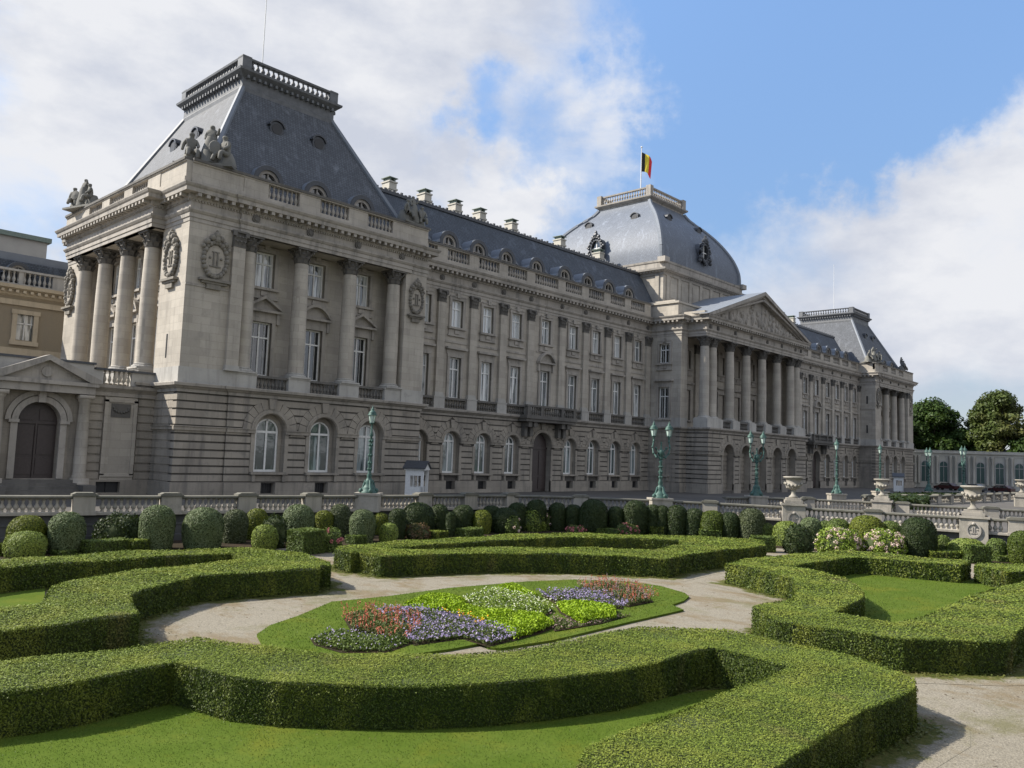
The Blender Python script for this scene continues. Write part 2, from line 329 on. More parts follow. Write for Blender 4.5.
def mesh_np(name, V, F4, tint, mats, midx=None):
    me = bpy.data.meshes.new(name); nv, nf = len(V), len(F4)
    me.vertices.add(nv); me.vertices.foreach_set('co', V.astype(np.float32).ravel())
    me.loops.add(nf*4); me.loops.foreach_set('vertex_index', F4.astype(np.int32).ravel())
    me.polygons.add(nf); me.polygons.foreach_set('loop_start', np.arange(0, nf*4, 4, dtype=np.int32))
    for k in mats: me.materials.append(M[k])
    if midx is not None: me.polygons.foreach_set('material_index', midx.astype(np.int32))
    a = me.attributes.new('tint', 'FLOAT', 'FACE'); a.data.foreach_set('value', tint.astype(np.float32))
    me.update(calc_edges=True); return me
def leaves(P, Nn, size, tilt=.7, asp=1.5):
    n = len(P); d = Nn+rng.normal(0, tilt, (n, 3)); d /= np.linalg.norm(d, axis=1)[:, None]+1e-9
    r = rng.normal(0, 1, (n, 3)); a = np.cross(d, r); a /= np.linalg.norm(a, axis=1)[:, None]+1e-9; b = np.cross(d, a)
    s = (size*rng.uniform(.65, 1.3, n))[:, None]*.5; a = a*s*asp; b = b*s
    V = np.stack([P-a, P-b*.8, P+a, P+b*.8], 1).reshape(-1, 3)
    return V, np.arange(n*4).reshape(-1, 4)
def join_np(parts):     # parts: (V, F, tint, matindex)
    Vs = []; Fs = []; Ts = []; Ms = []; b = 0
    for V, F, t, mi in parts:
        Vs.append(V); Fs.append(F+b); Ts.append(t if hasattr(t, '__len__') else np.full(len(F), t)); Ms.append(np.full(len(F), mi)); b += len(V)
    return np.concatenate(Vs), np.concatenate(Fs), np.concatenate(Ts), np.concatenate(Ms)
def inpoly(P, rings):
    c = np.zeros(len(P), bool)
    for r in rings:
        r = np.array(r)
        for a, b in zip(r, np.roll(r, -1, 0)):
            cond = ((a[1] > P[:, 1]) != (b[1] > P[:, 1])); 
            with np.errstate(divide='ignore', invalid='ignore'): x = (b[0]-a[0])*(P[:, 1]-a[1])/(b[1]-a[1])+a[0]
            c ^= cond & (P[:, 0] < x)
    return c
def sample_poly(rings, n_per_m2):
    a = np.array(rings[0]); lo, hi = a.min(0), a.max(0); n = int((hi-lo).prod()*n_per_m2)
    P = rng.uniform(lo, hi, (n, 2)); return P[inpoly(P, rings)]
CAMXY = np.array([-24.63, -55.01])
# ------------------------------------------------------------ ground
GZ = -1.4
BD = [(-60,2.5),(-40,-2.5),(-25,-6),(-12.5,-8.95),(-4.7,-10.7),(3.3,-12.1),(11.3,-13.2),(18.6,-14.4),(22.7,-17.3),(25.4,-20.6),(27.4,-23.4),(29.1,-27),(30.6,-30.5),(32.4,-36),(33.4,-39.6),(34.6,-43.5),(37,-52.5)]
def sheet(name, rings, z, mt, kind='structure', label=None):
    b = MB(); tri = tessellate_polygon([[Vector((x, y, 0)) for x, y in r] for r in rings]); flat = [(x, y, z) for r in rings for x, y in r]
    b.add(flat, [tuple(t) for t in tri], raw=True); o = b.build(name, mt); tag(o, label, None, None, kind); return o
sheet('plaza', [[(-3000, -3000), (3000, -3000), (3000, 3000), (-3000, 3000)], BD+[(37, -52.5), (-60, -52.5)][1:]], 0, 'asphalt')
sheet('garden_path', [[(-62, 4), (-62, -54), (40, -54), (40, 4)]], GZ, 'gravel')
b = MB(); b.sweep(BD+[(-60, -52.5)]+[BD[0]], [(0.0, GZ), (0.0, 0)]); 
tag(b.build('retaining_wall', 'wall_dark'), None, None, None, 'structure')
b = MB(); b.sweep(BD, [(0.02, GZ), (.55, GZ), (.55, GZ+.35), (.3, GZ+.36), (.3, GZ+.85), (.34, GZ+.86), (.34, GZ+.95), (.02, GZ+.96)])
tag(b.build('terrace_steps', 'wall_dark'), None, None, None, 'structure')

# ------------------------------------------------------------ templates
def tmpl(f, name, mats, smooth=False): b = MB(); f(b); return b.mesh(name, mats, smooth)
def arcpts(uc, zc, r, a0, a1, n): return [(uc+r*math.cos(a0+(a1-a0)*i/n), zc+r*math.sin(a0+(a1-a0)*i/n)) for i in range(n+1)]
def win_rect(w, h, tr=.68, key=''):       # local: centre u=0, sill z=0, o=0 is the frame plane
    def fr(b):
        t = .12
        for u in (-w/2, -t/2, w/2-t): b.box(u, u+t, 0, .08, 0, h)
        for z in (0, h*tr, h-t): b.box(-w/2, w/2, .01, .09, z, z+t)
        for u in (-w/4, w/4): b.box(u-.012, u+.012, .02, .05, 0, h*.99)
    def pn(b): b.box(-w/2, w/2, -.03, .01, 0, h)
    return tmpl(fr, 'window', 'frame'), tmpl(pn, 'pane', key or 'glass')
def win_arch(w, spring, h, key='glassg'):
    r = w/2
    def fr(b):
        t = .14; b.box(-r, -r+t, 0, .09, 0, spring); b.box(r-t, r, 0, .09, 0, spring); b.box(-t/2, t/2, 0, .09, 0, h-t*.5); b.box(-r, r, .01, .1, 0, t*1.2); b.box(-r, r, .01, .1, spring-t, spring+.03)
        o = arcpts(0, spring, r, 0, math.pi, 14); i = arcpts(0, spring, r-t, 0, math.pi, 14); b.prism(o+i[::-1], 0, .09)
    def pn(b): b.prism([(-r, 0), (r, 0)]+arcpts(0, spring, r, 0, math.pi, 14), -.03, .01)
    return tmpl(fr, 'window', 'frame'), tmpl(pn, 'pane', key)
def surround_mesh(w, h, kind):
    def f(b):
        t = .3
        b.box(-w/2-t, -w/2, -.1, .14, -.05, h+t); b.box(w/2, w/2+t, -.1, .14, -.05, h+t); b.box(-w/2-t-.05, w/2+t+.05, -.1, .16, h, h+t)
        b.box(-w/2-t-.12, w/2+t+.12, -.1, .3, -.2, 0.)
        if kind == 'upper':
            b.box(-w/2-t, w/2+t, -.1, .1, -.75, -.2); b.box(-w/2-t-.1, w/2+t+.1, -.1, .2, -.9, -.75); b.box(-.3, .3, .1, .2, -.65, -.3)
            b.box(-w/2-t, w/2+t, .1, .22, h+t, h+t+.1); b.box(-.22, .22, .1, .3, h+t-.1, h+t+.35)
        if kind == 'tall':
            b.box(-w/2-t-.1, w/2+t+.1, -.1, .1, h+t, h+t+.45); b.box(-w/2-t-.3, w/2+t+.3, -.1, .4, h+t+.45, h+t+.65)
        if kind in ('tri', 'seg'):
            W2 = w/2+t+.35; z = h+t+.45
            b.box(-w/2-t-.1, w/2+t+.1, -.1, .12, h+t, z); b.box(-W2, W2, -.1, .5, z, z+.18)
            if kind == 'tri':
                b.prism([(-W2, z+.18), (W2, z+.18), (0, z+1.05)], -.1, .12)
                for s_ in (-1, 1): b.prism([(s_*W2, z+.18), (s_*W2, z+.4), (0, z+1.3), (0, z+1.05)], -.1, .52)
            else:
                o = arcpts(0, z-.75, 2.05, math.pi*.22, math.pi*.78, 12); k = (W2)/abs(o[0][0]-0)
                o = [(a*k, z+.2+(bb-o[0][1])*1.5) for a, bb in o]; i = [(a*.93, bb-.22) for a, bb in o]
                b.prism(o+[(a, max(bb, z+.18)) for a, bb in i[::-1]], -.1, .52); b.prism([(-W2+.1, z+.18)]+[(a, max(bb, z+.19)) for a, bb in i[::-1]]+[(W2-.1, z+.18)], -.1, .1)
                b.lathe(0, 0, [(0, 0)], 3)
            b.box(-w/2-t-.25, -w/2-t, 0, .3, h-.1, z); b.box(w/2+t, w/2+t+.25, 0, .3, h-.1, z)
    return tmpl(f, 'surround', 'trim')
WT = {}
WT['upper'] = (*win_rect(1.5, 2.7, .66), surround_mesh(1.5, 2.7, 'upper'))
WT['tall'] = (*win_rect(1.5, 4.0, .7), surround_mesh(1.5, 4.0, 'tall'))
WT['tall_seg'] = (WT['tall'][0], WT['tall'][1], surround_mesh(1.5, 4.0, 'seg'))
WT['pav_upper'] = (*win_rect(1.65, 2.8, .66), surround_mesh(1.65, 2.8, 'upper'))
t1 = win_rect(1.75, 4.2, .7, 'glassdark')
WT['pav_tri'] = (*t1, surround_mesh(1.75, 4.2, 'tri')); WT['pav_seg'] = (*t1, surround_mesh(1.75, 4.2, 'seg'))
WT['ground_rect'] = (*win_rect(1.5, 3.5, .66, 'glassdark'), None)
WT['upper_dark'] = (*win_rect(1.5, 2.5, .66, 'glassdark'), surround_mesh(1.5, 2.5, 'upper'))
WT['tall_dark'] = (*win_rect(1.5, 4.0, .7, 'glassdark'), surround_mesh(1.5, 4.0, 'tall'))
WT['porch'] = (*win_rect(1.6, 4.0, .7, 'glassdark'), surround_mesh(1.6, 4.0, 'tall'))
def bgrille(b):
    b.box(-.58, .58, -.02, 0, 0, .76)
    for i in range(6): b.box(-.5+i*.2, -.46+i*.2, .0, .04, 0, .76)
WT['basement'] = (tmpl(bgrille, 'basement_window', 'iron'), tmpl(lambda b: b.box(-.57, .57, -.05, -.03, 0, .75), 'pane', 'glassdark'), None)
WT['arch_pav'] = (*win_arch(1.9, 3.05, 4.0), None)
WT['arch_wing'] = (*win_arch(1.5, 3.15, 3.9), None)
WT['arch_dark'] = (*win_arch(2.2, 3.6, 4.7, 'glassdark'), None)
names = {'upper': 'upper_window', 'tall': 'tall_window', 'tall_seg': 'tall_window', 'pav_upper': 'upper_window', 'pav_tri': 'tall_window', 'pav_seg': 'tall_window', 'ground_rect': 'ground_window', 'upper_dark': 'upper_window', 'tall_dark': 'tall_window', 'porch': 'tall_window', 'basement': 'basement_window', 'arch_pav': 'arched_window', 'arch_wing': 'arched_window', 'arch_dark': 'arched_window'}
P = empty('palace', label='long grey stone palace with columned pavilions, slate mansard roofs and a pale central dome', cat='palace')
def place_win(kind, T, u, z, o=0., parent=None, inner=.0):
    x, y, zz = T(u, o, z); a = Vector(T(u, o+1, z))-Vector((x, y, zz)); rz = math.atan2(a.x, -a.y)
    f, p_, s_ = WT[kind]; w = ob(names[kind], f, parent or P, (x, y, zz), rz); ob('pane', p_, w)
    if s_:
        so_ = ob('surround', s_, w); so_.location = (0, -inner, 0)
    return w
def lathe_mesh(name, prof, n, mt, smooth=True): b = MB(); b.lathe(0, 0, prof, n); return b.mesh(name, mt, smooth)
# columns: shaft, capital, base; origin at the base bottom
def cap_mesh(r, h):
    b = MB(); b.lathe(0, 0, [(r*.86, 0), (r*.95, .04), (r*.86, .08), (r*.86, h*.3), (r*.92, h*.6), (r*1.1, h*.86)], 16)
    for row, (z0, z1, n, off) in enumerate(((.08, h*.42, 8, 0), (h*.3, h*.68, 8, .5))):
        for i in range(n):
            a = 2*math.pi*(i+off)/n; ca, sa = math.cos(a), math.sin(a); w = r*.3
            ring = []
            for rr, z, ww in ((r*.88, z0, w), (r*1.0, (z0+z1)/2, w), (r*1.18, z1-.03, w*.8), (r*1.3, z1-.1, w*.3)):
                ring.append([(ca*rr-sa*ww, sa*rr+ca*ww, z), (ca*rr+sa*ww, sa*rr-ca*ww, z)])
            vs = [q for p2 in ring for q in p2]; b.add(vs, [(2*k, 2*k+1, 2*k+3, 2*k+2) for k in range(3)], raw=True)
    for i in range(4):
        a = math.pi/4+i*math.pi/2; ca, sa = math.cos(a), math.sin(a)
        b.tube((ca*r*.9, sa*r*.9, h*.5), (ca*r*1.42, sa*r*1.42, h*.82), r*.1, r*.16, 6); b.ball((ca*r*1.45, sa*r*1.45, h*.8), r*.2, 1, 6)
        b.ball((math.cos(a+math.pi/4)*r*1.1, math.sin(a+math.pi/4)*r*1.1, h*.8), r*.16, 1, 6)
    q = r*1.32; b.T = lambda u, o, z: (u, o, z); b.box(-q, q, -q, q, h*.88, h)
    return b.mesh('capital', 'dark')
def col_meshes(r, H):
    hb, hc = .42, 1.2
    base = MB(); base.lathe(0, 0, [(r*1.35, .12), (r*1.38, .2), (r*1.3, .27), (r*1.14, .29), (r*1.16, .34), (r*1.2, .37), (r*1.05, hb)], 16); base.T = lambda u, o, z: (u, o, z); q = r*1.42; base.box(-q, q, -q, q, 0, .13)
    sh = lathe_mesh('column', [(r*1.03, hb), (r, hb+.3), (r, hb+(H-hb-hc)*.35), (r*.96, hb+(H-hb-hc)*.7), (r*.86, H-hc)], 20, 'ashlar')
    return sh, base.mesh('base', 'ped'), cap_mesh(r, hc), H-hc
CM = col_meshes(.62, 10.3)
def column(x, y, z0=9.2, cm=None, nm='column'):
    sh, ba, ca, zc = cm or CM; c = ob(nm, sh, P, (x, y, z0)); ob('base', ba, c); k = ob('capital', ca, c, (0, 0, zc)); return c
def pil_meshes(w, H, d=.3):
    b = MB(); b.box(-w/2, w/2, 0, d, .4, H-1.2); sh = b.mesh('pilaster', 'ashlar')
    b = MB(); b.box(-w/2-.1, w/2+.1, 0, d+.1, 0, .15); b.box(-w/2-.05, w/2+.05, 0, d+.05, .15, .4); ba = b.mesh('base', 'ped')
    b = MB(); h = 1.2; b.box(-w/2, w/2, 0, d, 0, h*.9); b.box(-w/2-.14, w/2+.14, 0, d+.14, h*.88, h); b.box(-w/2-.03, w/2+.03, 0, d+.03, 0, .06)
    for z0, z1, n in ((.08, .48, 3), (.35, .8, 4)):
        for i in range(n):
            u = -w/2+w*(i+.5)/n; b.add([(u-.12, d, z0), (u+.12, d, z0), (u+.12, d+.06, (z0+z1)/2), (u-.12, d+.06, (z0+z1)/2), (u+.09, d+.16, z1), (u-.09, d+.16, z1), (u+.04, d+.2, z1-.1), (u-.04, d+.2, z1-.1)], [(0, 1, 2, 3), (3, 2, 4, 5), (5, 4, 6, 7)])
    for s_ in (-1, 1): b.box(s_*w/2-.14, s_*w/2+.14, d-.02, d+.2, .78, 1.04)
    return sh, ba, b.mesh('capital', 'dark'), H-1.2
PM = pil_meshes(.95, 10.3)
def pilaster(T, u, z0=9.2, o=0.):
    x, y, z = T(u, o, z0); a = Vector(T(u, o+1, z0))-Vector((x, y, z)); rz = math.atan2(a.x, -a.y)
    c = ob('pilaster', PM[0], P, (x, y, z), rz); ob('base', PM[1], c); ob('capital', PM[2], c, (0, 0, PM[3]))
def bal_prof(h, r): return [(r*.75, 0), (r*.75, h*.08), (r*.5, h*.12), (r*.85, h*.22), (r*1.15, h*.34), (r*1.05, h*.42), (r*.5, h*.64), (r*.42, h*.72), (r*.62, h*.8), (r*.42, h*.84), (r*.7, h*.92), (r*.7, h)]
def balusters(b, T, u0, u1, z0, h, o, sp=.38, r=.13, n=6):
    k = max(1, int(round((u1-u0)/sp)))
    W_ = getattr(b, 'W', None)
    for i in range(k):
        x, y, _ = T(u0+(u1-u0)*(i+.5)/k, o, 0)
        if W_: del b.W
        b.lathe(x, y, [(rr, z0+z) for rr, z in bal_prof(h, r)], n)
        if W_: b.W = W_
def voussoirs(b, uc, zc, r0, r1, o0, o1, n=11, gap=.035, zmax=99):
    for i in range(n):
        a0, a1 = math.pi*i/n+gap/2/r0, math.pi*(i+1)/n-gap/2/r0
        key = i == n//2; rr = r1+(.12 if key else 0)
        pts = [(uc+r0*math.cos(a0), zc+r0*math.sin(a0)), (uc+rr*math.cos(a0), min(zmax, zc+rr*math.sin(a0))), (uc+rr*math.cos(a1), min(zmax, zc+rr*math.sin(a1))), (uc+r0*math.cos(a1), zc+r0*math.sin(a1))]
        b.prism(pts, o0, o1+(.16 if key else 0))
Z1, ZI0, ZI1, ZS0, ZS1, ZP, ZE = 1.26, 4.8, 5.04, 7.45, 8.09, 9.2, 19.5
CH = (ZS0-Z1)/11
def rust(b, T, u0, u1, ops=(), o=0., thick=.5, basem=(), e0=0., e1=0.):
    """rusticated ground floor; ops: (uc, half, spring, zbot, arched)"""
    b.T = T
    hs = []
    for uc, hf, sp, zb, ar in ops: hs.append([(uc-hf, zb), (uc+hf, zb)]+(arcpts(uc, sp, hf, 0, math.pi, 16) if ar else [(uc+hf, sp), (uc-hf, sp)]))
    bs = [[(c-.6, .35), (c+.6, .35), (c+.6, 1.12), (c-.6, 1.12)] for c in basem]
    b.holes([(u0, 0), (u1, 0), (u1, ZS0), (u0, ZS0)], hs+bs, o-.1, thick, 1)
    # plinth band in pieces round the basement lights and doors
    cuts = [(c-.6, c+.6, .35) for c in basem]+[(q[0]-q[1], q[0]+q[1], 0) for q in ops if q[3] < 1]
    a = u0-(.14 if e0 else 0); u1p = u1+(.14 if e1 else 0)
    for c0, c1, zz in sorted(cuts):
        if c0 > a: b.box(a, c0, o-.1, o+.14, 0, Z1-.08)
        if zz: b.box(c0, c1, o-.1, o+.14, 0, .34)
        a = c1
    if a < u1: b.box(a, u1p, o-.1, o+.14, 0, Z1-.08)
    for k in range(11):
        za, zb_ = Z1+k*CH, Z1+(k+1)*CH-.125
        xs = [u0]; segs = []
        blocks = []
        for uc, hf, sp, zb, ar in ops:
            if zb_ < zb-.25: continue
            if not ar:
                if za > sp+.5: continue
                blocks.append((uc, hf+.3, hf+.3)); continue
            R_ = hf+1.05; 
            def half(z): 
                if z <= sp: return hf+.32 if z < sp-.3 else hf+.5
                return math.sqrt(max(0, R_*R_-(z-sp)**2)) if z-sp < R_ else -1
            ha, hb = half(za), half(zb_)
            if ha < 0: continue
            if za > sp-.3: pass
            blocks.append((uc, ha, max(hb, 0.0)))
        la, lb = u0, u0
        for uc, ha, hb in sorted(blocks):
            if uc-max(ha, hb)-.02 > min(la, lb): b.prism([(la, za), (uc-ha, za), (uc-hb, zb_), (lb, zb_)], o-.1, o)
            la, lb = uc+ha, uc+hb
        b.prism([(la, za), (u1, za), (u1, zb_), (lb, zb_)], o-.1, o)
    for uc, hf, sp, zb, ar in ops:
        if ar:
            voussoirs(b, uc, sp, hf+.36, hf+1.02, o-.1, o+.005, zmax=ZS0-.02)
            b.prism(arcpts(uc, sp, hf+.34, 0, math.pi, 18)+arcpts(uc, sp, hf, 0, math.pi, 18)[::-1], o-.12, o+.1)
            b.prism(arcpts(uc, sp, hf+.18, 0, math.pi, 18)+arcpts(uc, sp, hf+.06, 0, math.pi, 18)[::-1], o+.1, o+.16)
            for s_ in (-1, 1): b.prism([(uc+s_*hf, max(zb, .0)), (uc+s_*(hf+.3), max(zb, 0)), (uc+s_*(hf+.3), sp-.26), (uc+s_*hf, sp-.26)], o-.12, o+.04)
        if zb > 1: b.box(uc-hf-.25, uc+hf+.25, o-.3, o+.28, zb-.18, zb)
        if zb > 1:
            for s_ in (-1, 1): b.box(uc+s_*hf-.12, uc+s_*hf+.12, o-.05, o+.2, zb-.7, zb-.18)
    # impost
    a = u0-e0
    for uc, hf, sp, zb, ar in sorted(ops):
        if uc-hf > a: b.box(a, uc-hf, o-.1, o+.13, ZI0, ZI1); b.box(a, uc-hf, o-.1, o+.19, ZI1, ZI1+.07)
        a = uc+hf
    if a < u1: b.box(a, u1+e1, o-.1, o+.13, ZI0, ZI1); b.box(a, u1+e1, o-.1, o+.19, ZI1, ZI1+.07)
STR = [(-.3, ZS0), (.06, ZS0), (.08, ZS0+.2), (.22, ZS0+.28), (.3, ZS0+.36), (.46, ZS0+.42), (.5, ZS1-.04), (.48, ZS1), (-.3, ZS1+.01)]
ENT = [(-.4, 19.5), (.04, 19.5), (.04, 19.78), (.1, 19.8), (.1, 20.1), (.16, 20.14), (.26, 20.3), (.26, 20.4), (.05, 20.42), (.05, 21.02), (.14, 21.08), (.18, 21.2), (.18, 21.42), (.7, 21.45), (.72, 21.72), (.8, 21.8), (.88, 21.95), (.88, 22.0), (.1, 22.12), (-.4, 22.12)]
def blocks_along(b, path, o0, o1, z0, z1, w, sp):
    for (ax, ay), (bx, by) in zip(path[:-1], path[1:]):
        l = math.hypot(bx-ax, by-ay)
        if l < .5: continue
        dx, dy = (bx-ax)/l, (by-ay)/l; nx, ny = dy, -dx; k = max(1, int(l/sp))
        for i in range(k):
            s_ = l*(i+.5)/k; cx, cy = ax+dx*s_, ay+dy*s_
            vs = [(cx+dx*t*w/2+nx*o, cy+dy*t*w/2+ny*o, z) for z in (z0, z1) for o in (o0, o1) for t in (-1, 1)]
            b.add([b.W(*p_) for p_ in vs] if hasattr(b, 'W') else vs, [(0, 1, 3, 2), (4, 6, 7, 5), (0, 4, 5, 1), (2, 3, 7, 6), (0, 2, 6, 4), (1, 5, 7, 3)], raw=True)
# attic parapet round a path given as list of (segment kind)
def attic(path_pts, T, spans, o, parent, Wf=None):
    """spans: list of (u0,u1,'solid'|'ped'|'bal') along a frame"""
    w = MB(); w.T = T
    us = [q[0] for q in spans]+[q[1] for q in spans]; u0, u1 = min(us), max(us)
    w.box(u0, u1, o-.5, o+.08, 22.1, 22.62)
    for a, c, k in spans:
        if k == 'solid': w.box(a, c, o-.45, o, 22.62, 23.72)
        if k == 'ped': w.box(a, c, o-.5, o+.05, 22.62, 23.72)
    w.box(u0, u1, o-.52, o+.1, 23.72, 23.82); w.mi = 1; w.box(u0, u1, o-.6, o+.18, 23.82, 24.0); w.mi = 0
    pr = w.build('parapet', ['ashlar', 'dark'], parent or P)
    for a, c, k in spans:
        if k == 'bal':
            q = MB(); balusters(q, T, a, c, 22.62, 1.1, o-.22, .4, .15); q.build('baluster_row', 'trim', pr, True)
def cartouche(b, s=1.):
    b.T = lambda u, o, z: (u, -o, z)
    pts = [(0.78*s*math.cos(a), 1.15*s*math.sin(a)) for a in [2*math.pi*i/24 for i in range(24)]]
    for i in range(24):
        u, z = pts[i]; b.ball((u*1.12, -.16, z*1.08), .17*s if i % 2 else .21*s, 1., 6)
    inn = [(u*.92, z*.92) for u, z in pts]; b.mi = 1; b.prism(inn, 0, .14); b.mi = 0
    for k in (-1, 1):
        b.box(k*.14*s-.05, k*.14*s+.05, .14, .22, -.55*s, .55*s); b.box(min(k*.14*s, -k*.42*s), max(k*.14*s, -k*.42*s), .14, .2+.01*k, -.55*s, -.45*s); b.box(k*.14*s-.13, k*.14*s+.13, .14, .21, .5*s, .58*s); b.ball((k*.42*s, -.18, .1*s), .1, 1, 6)
    for dx, z, r_ in ((0, 1.75, .28), (-.33, 1.55, .24), (.33, 1.55, .24), (-.7, 1.2, .24), (.7, 1.2, .24), (0, 1.45, .3), (0, 2.05, .12), (-.95, .85, .17), (.95, .85, .17)): b.ball((dx*s, -.2, z*s), r_*s, 1, 6)
    b.box(-1.15*s, 1.15*s, 0, .38, -1.62*s, -1.45*s); b.box(-.95*s, .95*s, 0, .26, -1.78*s, -1.62*s); b.box(-.55*s, .55*s, 0, .2, -2.15*s, -1.78*s)
CART = tmpl(cartouche, 'cartouche', ['carved', 'ashlar'])
MED = MB(); MED.T = lambda u, o, z: (u, -o, z); MED.prism([(.3*math.cos(a), .3*math.sin(a)) for a in [2*math.pi*i/14 for i in range(14)]], 0, .1); MED.prism([(.17*math.cos(a), .17*math.sin(a)) for a in [2*math.pi*i/10 for i in range(10)]], .1, .17); MED = MED.mesh('medallion', 'dark')
def put(me, name, T, u, z, o):
    x, y, zz = T(u, o, z); a = Vector(T(u, o+1, z))-Vector((x, y, zz)); return ob(name, me, P, (x, y, zz), math.atan2(a.x, -a.y))
def dormer(T, u, z, o, s=1.):            # oeil de boeuf dormer, faces outward
    x, y, zz = T(u, o, z); a = Vector(T(u, o+1, z))-Vector((x, y, zz)); rz = math.atan2(a.x, -a.y)
    d = ob('dormer', DM[0], P, (x, y, zz), rz); d.scale = (s, s, s); ob('dormer_window', DM[1], d); ob('dormer_glass', DM[2], d)
def _d0(b):
    o_ = arcpts(0, 0, 1.34, 0, math.pi, 16); i_ = arcpts(0, 0, .95, 0, math.pi, 16)
    b.prism(o_+i_[::-1], -2.6, .2); b.box(-1.34, -.95, -2.4, .2, -1.2, 0); b.box(.95, 1.34, -2.4, .2, -1.2, 0); b.mi = 1; b.prism(arcpts(0, 0, 1.3, 0, math.pi, 16)+arcpts(0, 0, .93, 0, math.pi, 16)[::-1], .2, .27); b.box(-1.3, -.93, .2, .27, -1.2, 0); b.box(.93, 1.3, .2, .27, -1.2, 0); b.mi = 0
    for s_ in (-1, 1): b.prism([(s_*1.3, .25), (s_*1.75, -.1), (s_*1.75, -.2), (s_*1.3, -.1)], -2.0, .25)
def _d1(b):
    o_ = arcpts(0, 0, .96, 0, math.pi, 14); i_ = arcpts(0, 0, .68, 0, math.pi, 14)
    b.prism(o_+i_[::-1], -.25, .12); b.box(-.96, -.68, -.25, .12, -1.2, 0); b.box(.68, .96, -.25, .12, -1.2, 0)
    b.box(-.05, .05, -.1, .05, -1.2, .68); b.box(-.7, .7, -.1, .04, -.08, .0)
def _d2(b): b.prism([(-.7, -1.2), (.7, -1.2)]+arcpts(0, 0, .7, 0, math.pi, 14), -.2, -.12)
DM = (tmpl(_d0, 'dormer', ['zinc', 'leadroof']), tmpl(_d1, 'dormer_window', 'trim'), tmpl(_d2, 'dormer_glass', 'glassdark'))
def lucarne(x, y, z, rz):
    l = ob('lucarne', LU, P, (x, y, z), rz); l.scale = (1.3, 1.1, 1.3)
LU = MB(); LU.T = lambda u, o, z: (u, -o, z); LU.prism(arcpts(0, 0, .5, 0, math.pi*2, 14)[:-1], -1.4, .1); LU.mi = 1; LU.prism(arcpts(0, 0, .36, 0, math.pi*2, 12)[:-1], .08, .13); LU.mi = 0; LU.prism(arcpts(0, 0, .62, .3, math.pi-.3, 8)+arcpts(0, 0, .52, .3, math.pi-.3, 8)[::-1], -1.3, .22); LU = LU.mesh('lucarne', ['leadroof', 'iron'])

